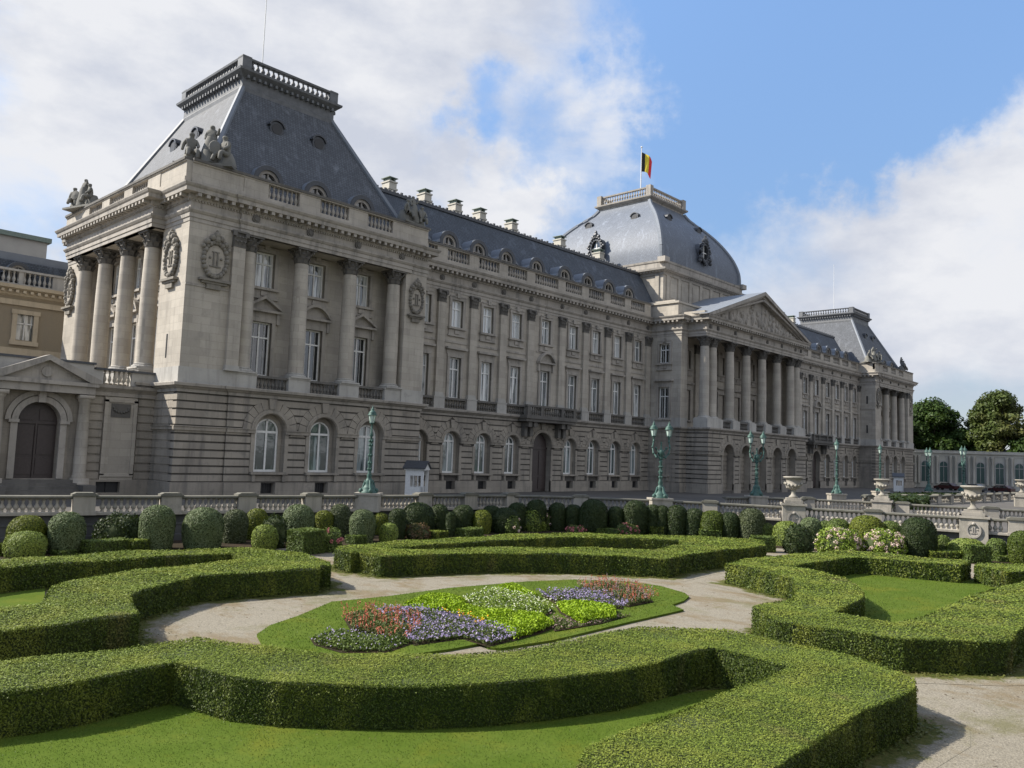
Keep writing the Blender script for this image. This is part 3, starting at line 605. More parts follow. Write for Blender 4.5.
# ------------------------------------------------------------ pavilions
S_, WP, DP = 3.1, 21.9, 24.2
def pavilion(mir):
    W = (lambda x, y, z: (MX-x, y, z)) if mir else (lambda x, y, z: (x, y, z))
    def B(): b = MB(); b.W = W; return b
    F = mirf(frame_front(0), mir); LF = mirf(frame_left(0), mir); RT = mirf(frame_right(WP), mir)
    cen = (7.2, 11.85, 16.45); cols = (4.95, 9.55, 14.2, 18.8); sc_ = (7.95, 12.5, 17.05); scol = (5.7, 10.2, 14.8, 19.3)
    g = B(); rust(g, F, 0, 3.7, o=0, e0=.16); rust(g, F, 3.7, 20.1, [(c, 1.25, 5.04, 1.95, True) for c in cen], o=.16, basem=cen, thick=.62); rust(g, F, 20.1, WP, o=0, e1=.16)
    rust(g, LF, .1, DP, o=0); rust(g, RT, .1, S_+.2, o=0)
    g.T = F; g.box(.05, WP-.05, -DP, -.75, 0, 8.05)     # core behind the facing
    for c in cen:                                    # set-back panel with the smaller arch of the window
        r1 = [(c-1.24, 1.9), (c+1.24, 1.9)]+arcpts(c, 5.04, 1.24, 0, math.pi, 16)
        r2 = [(c-.95, 1.95), (c+.95, 1.95)]+arcpts(c, 5.0, .95, 0, math.pi, 16)
        g.T = F; g.holes(r1, [r2], -.32, .2)
    g.build('ground_floor_wall', ['rust', 'groove'], P)
    for c in cen:
        place_win('arch_pav', F, c, 1.95, -.5); place_win('basement', F, c, .36, -.25)
    b = B(); path = [(0, DP), (0, 21.6), (-1.0, 21.6), (-1.0, 3.9), (0, 3.9), (0, 0), (3.7, 0), (3.7, -.16), (20.1, -.16), (20.1, 0), (WP, 0), (WP, S_+.3)]
    if mir: path_ = path
    b.sweep(path, STR); b.T = LF; b.box(3.9, 21.6, 0, 1.0, 6.9, ZS1-.02); b.build('string_course', 'trim', P)
    # upper walls
    u = B(); u.T = F; z0, z1 = ZS1, 22.05
    u.box(0, 4.15, -4.2, 0, z0, z1); u.box(19.55, WP, -5, 0, z0, z1); u.T = LF; u.box(21.3, DP, -4.2, 0, z0, z1)
    u.T = F
    u.holes([(4.15, z0), (19.55, z0), (19.55, z1), (4.15, z1)], [[(c-.875, 9.3), (c+.875, 9.3), (c+.875, 13.5), (c-.875, 13.5)] for c in cen]+[[(c-.825, 16.2), (c+.825, 16.2), (c+.825, 19.0), (c-.825, 19.0)] for c in cen], -2.2, .5)
    u.box(4.1, 19.6, -3.2, -2.62, z0, z1)
    u.T = LF; u.holes([(4.15, z0), (21.3, z0), (21.3, z1), (4.15, z1)], [[(c-.875, 9.3), (c+.875, 9.3), (c+.875, 13.5), (c-.875, 13.5)] for c in sc_]+[[(c-.825, 16.2), (c+.825, 16.2), (c+.825, 19.0), (c-.825, 19.0)] for c in sc_], -1.6, .5)
    u.box(4.1, 21.4, -2.6, -2.02, z0, z1)
    u.T = F; u.box(3, WP-.1, -DP, -5.1, z0, z1)
    # lintel blocks carried by the columns
    u.box(4.15, 19.55, -2.25, -.02, 19.5, z1); u.T = LF; u.box(3.95, 21.55, -1.65, .98, 19.5, z1)
    # slits and base course of corner blocks
    u.build('upper_wall', 'ashlar', P)
    b = B(); b.T = F; b.box(-.1, 4.15, .0, .1, ZS1, ZP); b.mark(); b.box(19.55, WP+.1, 0, .1, ZS1, ZP); b.mark(); b.T = LF; b.box(0, 3.9, 0, .1, ZS1, ZP); b.mark(); b.T = RT; b.box(0, S_+.1, 0, .1, ZS1, ZP)
    b.T = F
    for c in cols: b.mark(); b.box(c-.95, c+.95, -2.2, -.0, ZS1, ZP-.12); b.box(c-1.0, c+1.0, -2.2, .05, ZP-.12, ZP)
    b.T = LF
    for c in scol: b.mark(); b.box(c-.95, c+.95, -1.6, .85, ZS1, ZP-.12); b.box(c-1.0, c+1.0, -1.6, .9, ZP-.12, ZP)
    pd = b.build('pedestal', 'ped', P)
    q = B(); q.T = F
    for a, c in zip(cols[:-1], cols[1:]):
        q.mark(); balusters(q, F, a+1, c-1, ZS1+.08, .8, -.35, .34, .12); q.box(a+1, c-1, -.5, -.18, ZS1, ZS1+.08); q.box(a+1, c-1, -.52, -.16, ZS1+.88, ZP-.05)
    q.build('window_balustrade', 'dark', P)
    for c in cols: x, y, z = F(c, -.72, 0); column(x, y)
    for c in scol: x, y, z = LF(c, .1, 0); column(x, y)
    pilaster(F, 3.72)
    for i, c in enumerate(cen): place_win('pav_seg' if i == 1 else 'pav_tri', F, c, 9.3, -2.55, inner=.35); place_win('pav_upper', F, c, 16.2, -2.55, inner=.35)
    for i, c in enumerate(sc_): place_win('pav_seg' if i == 1 else 'pav_tri', LF, c, 9.3, -1.95, inner=.35); place_win('pav_upper', LF, c, 16.2, -1.95, inner=.35)
    for c in cen: put(MED, 'medallion', F, c+(-2.3), 20.72, .2)
    put(MED, 'medallion', F, 18.8, 20.72, .2)
    put(CART, 'cartouche', F, 2.0, 17.05, 0.0); put(CART, 'cartouche', LF, 2.3, 17.05, 0.); k = put(CART, 'cartouche', F, 20.72, 17.2, 0.); k.scale = (.78, 1, .92); put(CART, 'cartouche', LF, 22.9, 17.05, 0.)
    b = B(); ep = [(0, DP), (0, 21.6), (-1.0, 21.6), (-1.0, 3.9), (0, 3.9), (0, 0), (3.8, 0), (3.8, -.12), (20., -.12), (20., 0), (WP, 0), (WP, S_+.3)]
    b.sweep(ep, ENT); blocks_along(b, ep, .18, .66, 21.2, 21.45, .26, .62); blocks_along(b, ep, .05, .16, 20.92, 21.06, .1, .22); b.build('entablature', 'trim', P)
    # side-face band over the corner blocks
    b = B(); b.T = RT; b.box(0, S_, 0, .12, 14.9, 15.15); b.T = F; b.box(0, 4.1, 0, .05, 14.95, 15.1); b.build('wall_band', 'trim', P)
    if True:
        b = B(); b.T = RT
        for z in (10.4, 16.0): b.box(S_/2-.14, S_/2+.14, 0, .02, z, z+1.5)
        b.T = LF; b.box(2.3-.1, 2.3+.1, 0, .02, 9.9, 11.6); b.build('wall_slit', 'iron', P)
    # attic parapet
    sp = [(-.05, 3.9, 'solid'), (3.9, 5.9, 'ped')]
    for a, c in zip(cols[:-1], cols[1:]): sp += [(a+.95, c-.95, 'bal'), (c-.95, c+.95, 'ped')]
    sp[-1] = (17.85, 19.75, 'ped'); sp += [(19.75, WP, 'solid')]
    attic(None, F, sp, -.05, P)
    sp = [(.1, 4.3, 'solid'), (4.3, 5.7+.8, 'ped')]
    for a, c in zip(scol[:-1], scol[1:]): sp += [(a+.8, c-.8, 'bal'), (c-.8, c+.8, 'ped')]
    sp += [(20.1, DP, 'solid')]
    attic(None, LF, sp, .45, P); attic(None, RT, [(.1, S_+1.4, 'solid')], 0, P)
    b = B(); b.T = F; b.box(.3, WP-.3, -DP+.2, -.3, 22.0, 22.2); b.build('roof_gutter', 'leadroof', P)
    # roof
    lo, hi = [(.8, .9), (21.3, .9), (21.3, 23.4), (.8, 23.4)], [(6.7, 6.8), (15.5, 6.8), (15.5, 17.5), (6.7, 17.5)]
    b = B(); vs = [b.W(x, y, 22.15) for x, y in lo]+[b.W(x, y, 33.6) for x, y in hi]; b.add(vs, [(0, 1, 5, 4), (1, 2, 6, 5), (2, 3, 7, 6), (3, 0, 4, 7), (4, 5, 6, 7)], raw=True)
    rf = b.build('roof', 'slate', P)
    b = B()
    for (x0, y0), (x1, y1) in zip(lo, hi): b.mark(); b.tube((x0, y0, 22.2), (x1, y1, 33.6), .3, .24, 6)
    b.build('hip_flashing', 'zinc', rf)
    b = B(); hp = [(6.7, 17.5), (6.7, 6.8), (15.5, 6.8), (15.5, 17.5)]
    b.sweep(hp, [(-.3, 33.3), (.12, 33.3), (.16, 33.7), (.1, 33.8), (.1, 34.5), (.3, 34.72), (.62, 34.98), (.66, 35.16), (-.3, 35.22)], closed=True); blocks_along(b, hp+[hp[0]], .14, .45, 34.45, 34.7, .2, .5)
    bb = [(6.45, 17.75), (6.45, 6.55), (15.75, 6.55), (15.75, 17.75)]
    b.sweep(bb, [(-.4, 36.08), (.06, 36.08), (.1, 36.24), (-.4, 36.26)], closed=True); b.sweep(bb, [(0, 35.2), (0, 35.34), (-.4, 35.34)], closed=True)
    for (x0, y0) in bb:
        x0c, y0c = x0+(.35 if x0 < 10 else -.35), y0+(.35 if y0 < 10 else -.35); b.T = lambda u_, o_, z_: b.W(u_, o_, z_); b.box(x0c-.42, x0c+.42, y0c-.42, y0c+.42, 35.2, 36.34)
    b.T = lambda u_, o_, z_: b.W(u_, o_, z_); b.box(6.6, 15.6, 6.7, 17.6, 35.0, 35.2)
    b.build('crown_cornice', 'crown', rf)
    b = B(); balusters(b, lambda u_, o_, z_: b.W(u_, 6.75, z_), 7.2, 15., 35.3, .8, 0, .5, .17); b.mark(); balusters(b, lambda u_, o_, z_: b.W(6.65, u_, z_), 7.3, 17., 35.3, .8, 0, .5, .17); b.mark(); balusters(b, lambda u_, o_, z_: b.W(15.55, u_, z_), 7.3, 17., 35.3, .8, 0, .5, .17); b.mark(); balusters(b, lambda u_, o_, z_: b.W(u_, 17.55, z_), 7.2, 15., 35.3, .8, 0, .5, .17)
    b.build('crown_balustrade', 'crown', rf, True)
    for c in (6.9, 11.4, 15.9): dormer(F, c, 24.55, -2.1)
    for c in (8.2, 12.6, 17.): dormer(LF, c, 24.7, -2.0)
    for c, z in ((9.0, 30.3), (13.1, 30.3)): x, y, _ = F(c, -5.0, 0); lucarne(x, y, z, 0)
    for c, z in ((10.2, 29.6), (14.4, 29.6)): x, y, _ = LF(c, -4.6, 0); lucarne(x, y, z, math.pi/2 if mir else -math.pi/2)
    RT2 = RT
    if mir: x, y, _ = RT(12, -4.6, 0); lucarne(x, y, 29.2, -math.pi/2)
pavilion(False); pavilion(True)
# ------------------------------------------------------------ wings
def wing(mir):
    W = (lambda x, y, z: (MX-x, y, z)) if mir else (lambda x, y, z: (x, y, z))
    def B(): b = MB(); b.W = W; return b
    F = mirf(frame_front(S_), mir); X0, X1 = WP, 62.5
    pil = [22.35, 26.43, 30.73, 35.02, 39.32, 44.57, 48.87, 53.16, 57.46, 61.76]
    cen = [(a+c)/2 for a, c in zip(pil[:-1], pil[1:])]; mid = 4
    g = B(); rust(g, F, X0, X1, [(c, 1.55 if i == mid else 1.08, 4.85, .0 if i == mid else 1.9, True) for i, c in enumerate(cen)], o=0, basem=[c for i, c in enumerate(cen) if i != mid], thick=.6)
    g.T = F
    for i, c in enumerate(cen):
        if i == mid: continue
        g.holes([(c-1.07, 1.85), (c+1.07, 1.85)]+arcpts(c, 4.85, 1.07, 0, math.pi, 16), [[(c-.75, 1.9), (c+.75, 1.9)]+arcpts(c, 5.05, .75, 0, math.pi, 14)], -.42, .2)
    g.box(X0, X1, -12, -.95, 0, 8.0)
    g.build('ground_floor_wall', ['rust', 'groove'], P)
    for i, c in enumerate(cen):
        if i != mid: place_win('arch_wing', F, c, 1.9, -.58); place_win('basement', F, c, .36, -.35)
    # portal
    c = cen[mid]; d = MB(); d.T = F; d.prism([(c-1.5, .0), (c+1.5, .0)]+arcpts(c, 4.85, 1.5, 0, math.pi, 16), -.75, -.66)
    for s_ in (-1, 1):
        for z0, z1 in ((.3, 1.6), (1.8, 4.4)): d.box(c+s_*.75-.5, c+s_*.75+.5, -.66, -.6, z0, z1)
    d.box(c-1.5, c+1.5, -.66, -.55, 4.6, 4.8); d.build('portal_door', 'door', P)
    d = MB(); d.T = F; d.box(c-4.2, c+4.2, 0, 1.5, 7.75, 8.12); d.box(c-4.1, c+4.1, 0, 1.35, 7.45, 7.75)
    for u_ in (-3.2, -2.3, 2.3, 3.2): d.prism([(c+u_-.22, 5.9), (c+u_+.22, 5.9), (c+u_+.22, 7.45), (c+u_-.22, 7.45)], 0, .5); d.box(c+u_-.28, c+u_+.28, 0, 1.1, 6.9, 7.45)
    for u_ in (-4.0, -1.9, 1.5, 3.6): d.box(c+u_, c+u_+.4, 1.0, 1.4, 8.12, 9.1)
    d.box(c-4.1, c+4.1, .98, 1.42, 9.0, 9.2); balusters(d, F, c-3.6, c+3.6, 8.12, .88, 1.2, .36, .12); bc = d.build('portal_balcony', 'dark', P)
    b = B(); pth = [(X0, S_), (X1, S_)]; b.sweep(pth, STR); b.build('string_course', 'trim', P)
    u = B(); u.T = F; hs = []
    for c in cen: hs += [[(c-.75, 9.15), (c+.75, 9.15), (c+.75, 13.15), (c-.75, 13.15)], [(c-.75, 16.1), (c+.75, 16.1), (c+.75, 18.8), (c-.75, 18.8)]]
    u.holes([(X0, ZS1), (X1+.0, ZS1), (X1, 22.05), (X0, 22.05)], hs, 0, .5); u.box(X0, X1, -12, -.6, ZS1, 22.05); u.build('upper_wall', 'ashlar', P)
    for i, c in enumerate(cen):
        place_win('tall_seg' if i == mid else ('tall' if i % 3 else 'tall'), F, c, 9.15, -.32, inner=.32); place_win('upper', F, c, 16.1, -.32, inner=.32)
    b = B(); b.T = F
    for i, c in enumerate(cen):
        b.mark()
        if i == mid: b.box(c-1.5, c+1.5, 0, .06, 15.05, 15.25)
        else: b.box(c-1.6, c+1.6, 0, .08, 14.55, 14.75)
    b.build('wall_band', 'trim', P)
    b = B(); b.T = F
    for c in pil: b.mark(); b.box(c-.68, c+.68, 0, .42, ZS1, ZP-.1); b.box(c-.72, c+.72, 0, .46, ZP-.1, ZP)
    b.build('pedestal', 'ped', P)
    q = B(); q.T = F
    for i, (a, c) in enumerate(zip(pil[:-1], pil[1:])):
        if i == mid: continue
        q.mark(); balusters(q, F, a+.68, c-.68, ZS1+.08, .8, .2, .34, .11); q.box(a+.68, c-.68, .05, .35, ZS1, ZS1+.08); q.box(a+.68, c-.68, .03, .37, ZS1+.88, ZP-.03)
    q.build('window_balustrade', 'dark', P)
    for c in pil: pilaster(F, c); put(MED, 'medallion', F, c, 20.72, .05)
    b = B(); b.sweep(pth, ENT); blocks_along(b, pth, .18, .66, 21.2, 21.45, .26, .62); b.build('entablature', 'trim', P)
    sp = []
    for a, c in zip(pil[:-1], pil[1:]): sp += [(a-.65, a+.65, 'ped'), (a+.65, c-.65, 'bal')]
    sp += [(pil[-1]-.65, X1, 'ped')]
    attic(None, F, sp, -.1, P)
    b = B(); vs = []
    xs0, xs1 = 21.2, 67.2
    for x in (xs0, xs1): vs += [b.W(x, y, z) for y, z in ((4.2, 22.1), (8.2, 29.3), (12, 30.2), (18, 30.2), (22, 22.1))]
    b.add(vs, [(i, i+1, i+6, i+5) for i in range(4)], raw=True); rf = b.build('roof', 'slate_dome', P); b = B(); b.T = F; b.box(X0, 64, -1.3, -.3, 22.0, 22.2); b.build('roof_gutter', 'leadroof', rf)
    b = B(); b.T = lambda u_, o_, z_: b.W(u_, o_, z_); b.box(xs0, xs1, 8.0, 8.4, 29.2, 29.5); n_ = 90
    for i in range(n_): u_ = xs0+(xs1-xs0)*(i+.5)/n_; b.box(u_-.12, u_+.12, 8.1, 8.3, 29.5, 29.62+.12*(i % 2))
    b.build('ridge_cresting', 'leadroof', rf)
    for x in (27.9, 32.9, 37.6, 41.6, 47.2, 56.7, 65.3):
        b = B(); b.T = lambda u_, o_, z_: b.W(u_, o_, z_); b.box(x-.5, x+.5, 13.4, 14.7, 29, 32.7); b.box(x-.6, x+.6, 13.3, 14.8, 31.9, 32.1); b.box(x-.58, x+.58, 13.3, 14.8, 32.7, 32.85)
        ch = b.build('chimney', 'chim', rf); b = B(); b.T = lambda u_, o_, z_: b.W(u_, o_, z_)
        for dx in (-.4, .2): b.box(x+dx, x+dx+.2, 13.5, 14.6, 32.85, 33.2)
        b.box(x-.6, x+.6, 13.3, 14.8, 33.2, 33.27); b.build('chimney_cap', 'copper', ch)
    for c in (24.4, 28.6, 32.75, 37.0, 41.9, 46.85, 51.2, 55.45, 59.75): dormer(F, c, 24.75, -1.75)
wing(False); wing(True)

# ------------------------------------------------------------ centre block with portico and dome
XC, YC, YG, XG = 62.5, -1.5, -4.6, 64.0
def mx(x): return MX-x
for mir in (False, True):
    W = (lambda x, y, z: (MX-x, y, z)) if mir else (lambda x, y, z: (x, y, z))
    def B(): b = MB(); b.W = W; return b
    LF = mirf(frame_left(XC), mir); F = mirf(frame_front(YC), mir); LG = mirf(frame_left(XG), mir)
    g = B(); rust(g, LF, YC+.1, S_, [(.9, .75, 5.55, 2.0, False)], basem=(.9,)); rust(g, F, XC, XG, e0=.16); rust(g, LG, YG+.1, YC); g.T = F; g.box(XC+.05, 78.17, -12, -.65, 0, 8.0)
    g.build('ground_floor_wall', ['rust', 'groove'], P)
    place_win('ground_rect', LF, .9, 2.02, -.35); place_win('basement', LF, .9, .36, -.35)
    u = B(); u.T = LF; u.holes([(YC+.6, ZS1), (S_, ZS1), (S_, 22.05), (YC+.6, 22.05)], [[(.15, 9.05), (1.65, 9.05), (1.65, 13.05), (.15, 13.05)], [(.15, 16.1), (1.65, 16.1), (1.65, 18.6), (.15, 18.6)]], 0, .5)
    u.T = F; u.box(XC, XG, -.6, 0, ZS1, 22.05); u.box(XC+.6, 78.17, -12, -3.2, ZS1, 22.05); u.box(XC+.55, XG+.6, -3.2, -.6, ZS1, 22.05); u.build('upper_wall', 'ashlar', P)
    place_win('tall_dark', LF, .9, 9.05, -.32, inner=.32); place_win('upper_dark', LF, .9, 16.1, -.32, inner=.32)
    b = B(); b.T = LF; b.box(YC, S_, 0, .1, ZS1, ZP); b.mark(); b.T = F; b.box(XC-.1, XG, 0, .1, ZS1, ZP); b.build('pedestal', 'ped', P)
g = MB(); G = frame_front(YG); T0 = G; cens = (69.0, 73.6, 78.17, 82.75, 87.35)
rust(g, G, XG, mx(XG), [(c, 1.4, 4.75, .35, True) for c in cens], o=0, thick=.95, e0=.16, e1=.16)
g.T = G; g.box(XG+.1, mx(XG)-.1, -3.0, -2.2, 0, ZS0); g.build('ground_floor_wall', ['rust', 'groove'], P)
g = MB(); g.T = G
for c in cens:
    d = MB(); d.T = G; d.prism([(c-1.39, .35), (c+1.39, .35)]+arcpts(c, 4.75, 1.39, 0, math.pi, 14), -1.1, -.97)
    for k in range(8): z_ = Z1+k*CH-CH; d.box(c-1.38, c+1.38, -.97, -.9, max(.36, z_), z_+CH-.12)
    d.box(c-1.38, c+1.38, -.97, -.82, 4.8, 5.1); d.build('niche_wall', 'rust', P)
outline = [(XC, S_+.4), (XC, YC), (XG, YC), (XG, -4.1), (mx(XG), -4.1), (mx(XG), YC), (mx(XC), YC), (mx(XC), S_+.4)]
og = [(XC, S_+.4), (XC, YC), (XG, YC), (XG, YG), (mx(XG), YG), (mx(XG), YC), (mx(XC), YC), (mx(XC), S_+.4)]
b = MB(); b.sweep(og, STR); b.T = frame_front(0); b.box(XG, mx(XG), -1, 4.6, 7.9, 8.08); b.build('string_course', 'trim', P)
b = MB(); b.sweep(outline, ENT); blocks_along(b, outline, .18, .66, 21.2, 21.45, .26, .62); b.T = frame_front(0); b.box(XG+.05, mx(XG)-.05, 2.6, 4.05, 19.5, 22.05); b.box(XG+.05, XG+1.4, -1.5, 3, 19.5, 22.05); b.box(mx(XG)-1.4, mx(XG)-.05, -1.5, 3, 19.5, 22.05); b.box(XG+.1, mx(XG)-.1, -1.6, 4.0, 21.0, 22.05); b.build('entablature', 'trim', P)
cx_ = [64.9, 66.8, 71.3, 75.85]; cx_ = cx_+[mx(x) for x in cx_[::-1]]
for x in cx_: column(x, -3.4)
PBW = frame_front(1.6)
for x in cx_: pilaster(PBW, x)
for x in (64.9, mx(64.9)): pass
u = MB(); u.T = PBW; hs = []
for c in cens: hs += [[(c-.8, 9.3), (c+.8, 9.3), (c+.8, 13.3), (c-.8, 13.3)], [(c-.75, 16.1), (c+.75, 16.1), (c+.75, 18.6), (c-.75, 18.6)]]
u.holes([(XG, ZS1), (mx(XG), ZS1), (mx(XG), 21.9), (XG, 21.9)], hs, 0, .5); u.build('porch_wall', 'ashlar', P)
for c in cens: place_win('porch', PBW, c, 9.3, -.32, inner=.32); place_win('upper_dark', PBW, c, 16.1, -.32, inner=.32)
b = MB(); b.T = frame_front(0)
for x in (65.85, mx(65.85)): b.mark(); b.box(x-1.95, x+1.95, 2.5, 4.5, ZS1, ZP)
for x in cx_[2:-2]: b.mark(); b.box(x-.95, x+.95, 2.5, 4.5, ZS1, ZP)
b.build('pedestal', 'ped', P)
b = MB(); b.T = frame_front(0); xs = [67.8]+[v_ for x in cx_[2:-2] for v_ in (x-.95, x+.95)]+[mx(67.8)]
for a, c in zip(xs[::2], xs[1::2]): b.mark(); balusters(b, frame_front(0), a, c, ZS1+.08, .8, 4.1, .34, .12); b.box(a, c, 3.95, 4.25, ZS1+.88, ZP-.03); b.box(a, c, 3.95, 4.25, ZS1, ZS1+.08)
b.build('window_balustrade', 'dark', P)
for x in cx_: put(MED, 'medallion', frame_front(-4.1), x, 20.72, .05)
# pediment
PF = frame_front(-4.1); pL, pR, pA = 62.95, 93.4, 27.3
b = MB(); b.T = PF; b.prism([(pL+.8, 22.1), (pR-.8, 22.1), (78.17, pA-.6)], -.6, -.1)
for s_, e in ((1, pL), (-1, pR)):
    for d0, d1, oo in ((0, .45, .9), (.45, .75, .55), (.75, .95, .3)): 
        b.prism([(e+s_*d0*2.6, 22.05+.0), (e+s_*d1*2.6, 22.05), (78.17, pA-d1*1.05), (78.17, pA-d0*1.05)], -.6, oo)
pm = b.build('pediment', 'trim', P)
b = MB(); b.T = PF
for i in range(46):
    for s_ in (-1, 1):
        t = (i+.5)/46; u_ = 78.17-s_*(14.2)*(1-t); z = 22.35+(pA-.95-22.35)*t-.32
        b.box(u_-.12, u_+.12, .28, .7, z, z+.25)
b.build('modillion_row', 'trim', pm)
b = MB(); r_ = random.Random(3)
for i in range(120):
    t = r_.uniform(-1, 1); top = (1-abs(t))*4.3; z = 22.35+r_.uniform(0, max(.15, top-.9)); u_ = 78.17+t*12.2; s_ = r_.uniform(.16, .4)
    b.ball((u_, 4.1 if False else -3.95, z), s_, r_.uniform(.9, 1.9), 7)
for u_, h in ((78.17, 3.1), (76.3, 2.6), (80.1, 2.6), (73.8, 2.1), (82.6, 2.0), (71, 1.5), (85.5, 1.5), (68.6, 1.0), (87.8, 1.0)):
    b.ball((u_, -3.9, 22.2+h*.45), .42, h*.95, 8); b.ball((u_, -3.8, 22.2+h*.95), .24, 1.15, 8); b.tube((u_-.3, -3.8, 22.2+h*.7), (u_-.8, -3.8, 22.2+h*.95), .12, .09, 6); b.tube((u_+.3, -3.8, 22.2+h*.7), (u_+.75, -3.8, 22.2+h*.45), .12, .09, 6)
b.build('pediment_relief', 'trim', pm, True)
b = MB(); b.T = lambda u_, o_, z_: (u_, o_, z_); vs = [(pL, -5.0, 22.1), (78.17, -5.0, pA+.02), (pR, -5.0, 22.1), (pL+3.0, 4.4, 22.1+1.05), (78.17, 4.4, pA+.02), (pR-3, 4.4, 23.15)]
b.add(vs, [(0, 1, 4, 3), (1, 2, 5, 4)]); b.build('portico_roof', 'zinc', pm)
# attic storey, drum, dome
b = MB(); b.T = lambda u_, o_, z_: (u_, o_, z_); b.box(63.4, mx(63.4), -.4, 29, 22.05, 23.9); b.box(63.2, mx(63.2), -.6, 29.2, 23.9, 24.15); b.box(64.4, mx(64.4), .7, 28, 24.15, 24.6); b.box(63.9, 66.6, -3.9, -.4, 22.05, 22.7); b.build('attic_storey', 'ashlar', P)
dq = [(67.2, 27.2), (67.2, 4.4), (mx(67.2), 4.4), (mx(67.2), 27.2)]
b = MB(); b.T = lambda u_, o_, z_: (u_, o_, z_); b.box(67.2, mx(67.2), 4.4, 27.2, 24.2, 31.0)
for u_ in [67.9+i*2.9 for i in range(8)]: b.box(u_, u_+.7, 4.25, 4.4, 25.2, 28.9)
for u_ in [5.0+i*2.9 for i in range(8)]: b.box(67.05, 67.2, u_, u_+.6, 25.2, 28.9)
for u_ in [68.9+i*2.9 for i in range(7)]: b.box(u_, u_+1.6, 4.34, 4.4, 26, 28.4)
dr = b.build('drum', 'ashlar', P)
b = MB(); b.sweep(dq, [(-.2, 28.9), (.15, 28.9), (.15, 29.2), (.3, 29.3), (.75, 29.5), (.8, 29.75), (.1, 29.85), (.1, 30.6), (.2, 30.7), (.25, 30.95), (-.4, 31.0)], closed=True); b.sweep(dq, [(-.1, 24.6), (.3, 24.6), (.3, 25.0), (.1, 25.05), (0, 25.1)], closed=True); blocks_along(b, dq+[dq[0]], .15, .55, 29.28, 29.48, .2, .5)
for q in dq: b.box(q[0]-.6, q[0]+.6, -q[1]-.6, -q[1]+.6, 30.6, 31.3)
b.build('drum_cornice', 'trim', dr)
def dome_w(z):
    K = [(31, 11.0), (33, 10.95), (35, 10.3), (36.45, 9.5), (38, 8.45), (39.55, 7.05), (41.0, 5.35), (42.1, 4.55)]
    r_ = float(np.interp(z, [k[0] for k in K], [k[1] for k in K])); r_ = (r_*2+float(np.interp(z-.8, [k[0] for k in K], [k[1] for k in K]))+float(np.interp(z+.8, [k[0] for k in K], [k[1] for k in K])))/4
    return r_
b = MB(); zs = [31+11.1*i/22 for i in range(23)]; CY = 15.85; CXD = 78.3
cs = [(-1, -1), (1, -1), (1, 1), (-1, 1)]
for k in range(4):
    p0, p1 = cs[k], cs[(k+1) % 4]; bb_ = len(b.v)
    for z in zs: w = dome_w(z); b.v += [(CXD+w*p0[0], CY+w*p0[1], z), (CXD+w*p1[0], CY+w*p1[1], z)]
    for i in range(22): b.f.append((bb_+i*2, bb_+i*2+1, bb_+i*2+3, bb_+i*2+2)); b.m.append(0)
dome = b.build('dome', 'dome', P, True)
b = MB()
for sx, sy in ((-1, -1), (1, -1), (1, 1), (-1, 1)):
    b.mark()
    for z0, z1 in zip(zs[:-1], zs[1:]): w0, w1 = dome_w(z0), dome_w(z1); b.tube((CXD+sx*w0, CY+sy*w0, z0), (CXD+sx*w1, CY+sy*w1, z1), .34, .34, 6)
b.build('hip_flashing', 'zinc', dome)
q_ = 4.55; dt = [(CXD-q_, CY+q_), (CXD-q_, CY-q_), (CXD+q_, CY-q_), (CXD+q_, CY+q_)]
b = MB(); b.sweep(dt, [(-.3, 41.9), (.15, 41.9), (.15, 42.3), (.3, 42.4), (.65, 42.65), (.68, 42.85), (-.3, 42.9)], closed=True); b.sweep(dt, [(.1, 42.9), (.1, 43.1), (-.3, 43.1)], closed=True); b.sweep(dt, [(-.3, 44.1), (.15, 44.1), (.18, 44.3), (-.3, 44.32)], closed=True); b.T = lambda u_, o_, z_: (u_, o_, z_); b.box(CXD-4.4, CXD+4.4, CY-4.4, CY+4.4, 42.5, 42.92)
for x, y in dt: b.box(x-.4, x+.4, y-.4, y+.4, 42.9, 44.45)
for u_ in [-4.2+i*.46 for i in range(19)]:
    for y in (CY-q_+.0, CY+q_): b.lathe(CXD+u_, y, [(r, 43.1+z) for r, z in bal_prof(1.0, .15)], 6)
    for x in (CXD-q_, CXD+q_): b.lathe(x, CY+u_, [(r, 43.1+z) for r, z in bal_prof(1.0, .15)], 6)
b.build('dome_gallery', 'trim', dome)
def oculus(x, y, z, rz):
    b = MB(); b.T = lambda u_, o_, z_: (u_, -o_, z_)
    o_ = [(1.15*math.cos(a), 1.5*math.sin(a)) for a in [2*math.pi*i/20 for i in range(20)]]; i_ = [(u_*.68, z_*.72) for u_, z_ in o_]
    b.holes(o_, [i_], .3, .4); b.holes(o_, [i_], -.1, .0); b.prism(o_, -1.6, -.12)
    for i in range(20): b.ball((o_[i][0]*1.02, -.32, o_[i][1]*1.02), .2, 1, 6)
    for u_, z_, r in ((0, 1.9, .4), (0, 2.35, .22), (-.5, 1.65, .28), (.5, 1.65, .28), (-1.35, -.9, .35), (1.35, -.9, .35), (-1.4, .2, .22), (1.4, .2, .22), (-1.5, -1.4, .3), (1.5, -1.4, .3), (0, -1.7, .3)): b.ball((u_, -.25, z_), r, 1, 6)
    o = b.build('round_dormer', 'leadroof', P); o.location = (x, y, z); o.rotation_euler.z = rz
    b = MB(); b.T = lambda u_, o_, z_: (u_, -o_, z_); b.prism(i_, -.11, -.05); b.build('pane', 'glassdark', o); b = MB(); b.T = lambda u_, o_, z_: (u_, -o_, z_); b.box(-.06, .06, -.05, .02, -1.05, 1.05); b.box(-.75, .75, -.05, .01, -.06, .06); b.build('frame', 'frame', o)
oculus(CXD, CY-11.1, 34.2, 0); oculus(CXD-11.1, CY, 34.2, -math.pi/2)
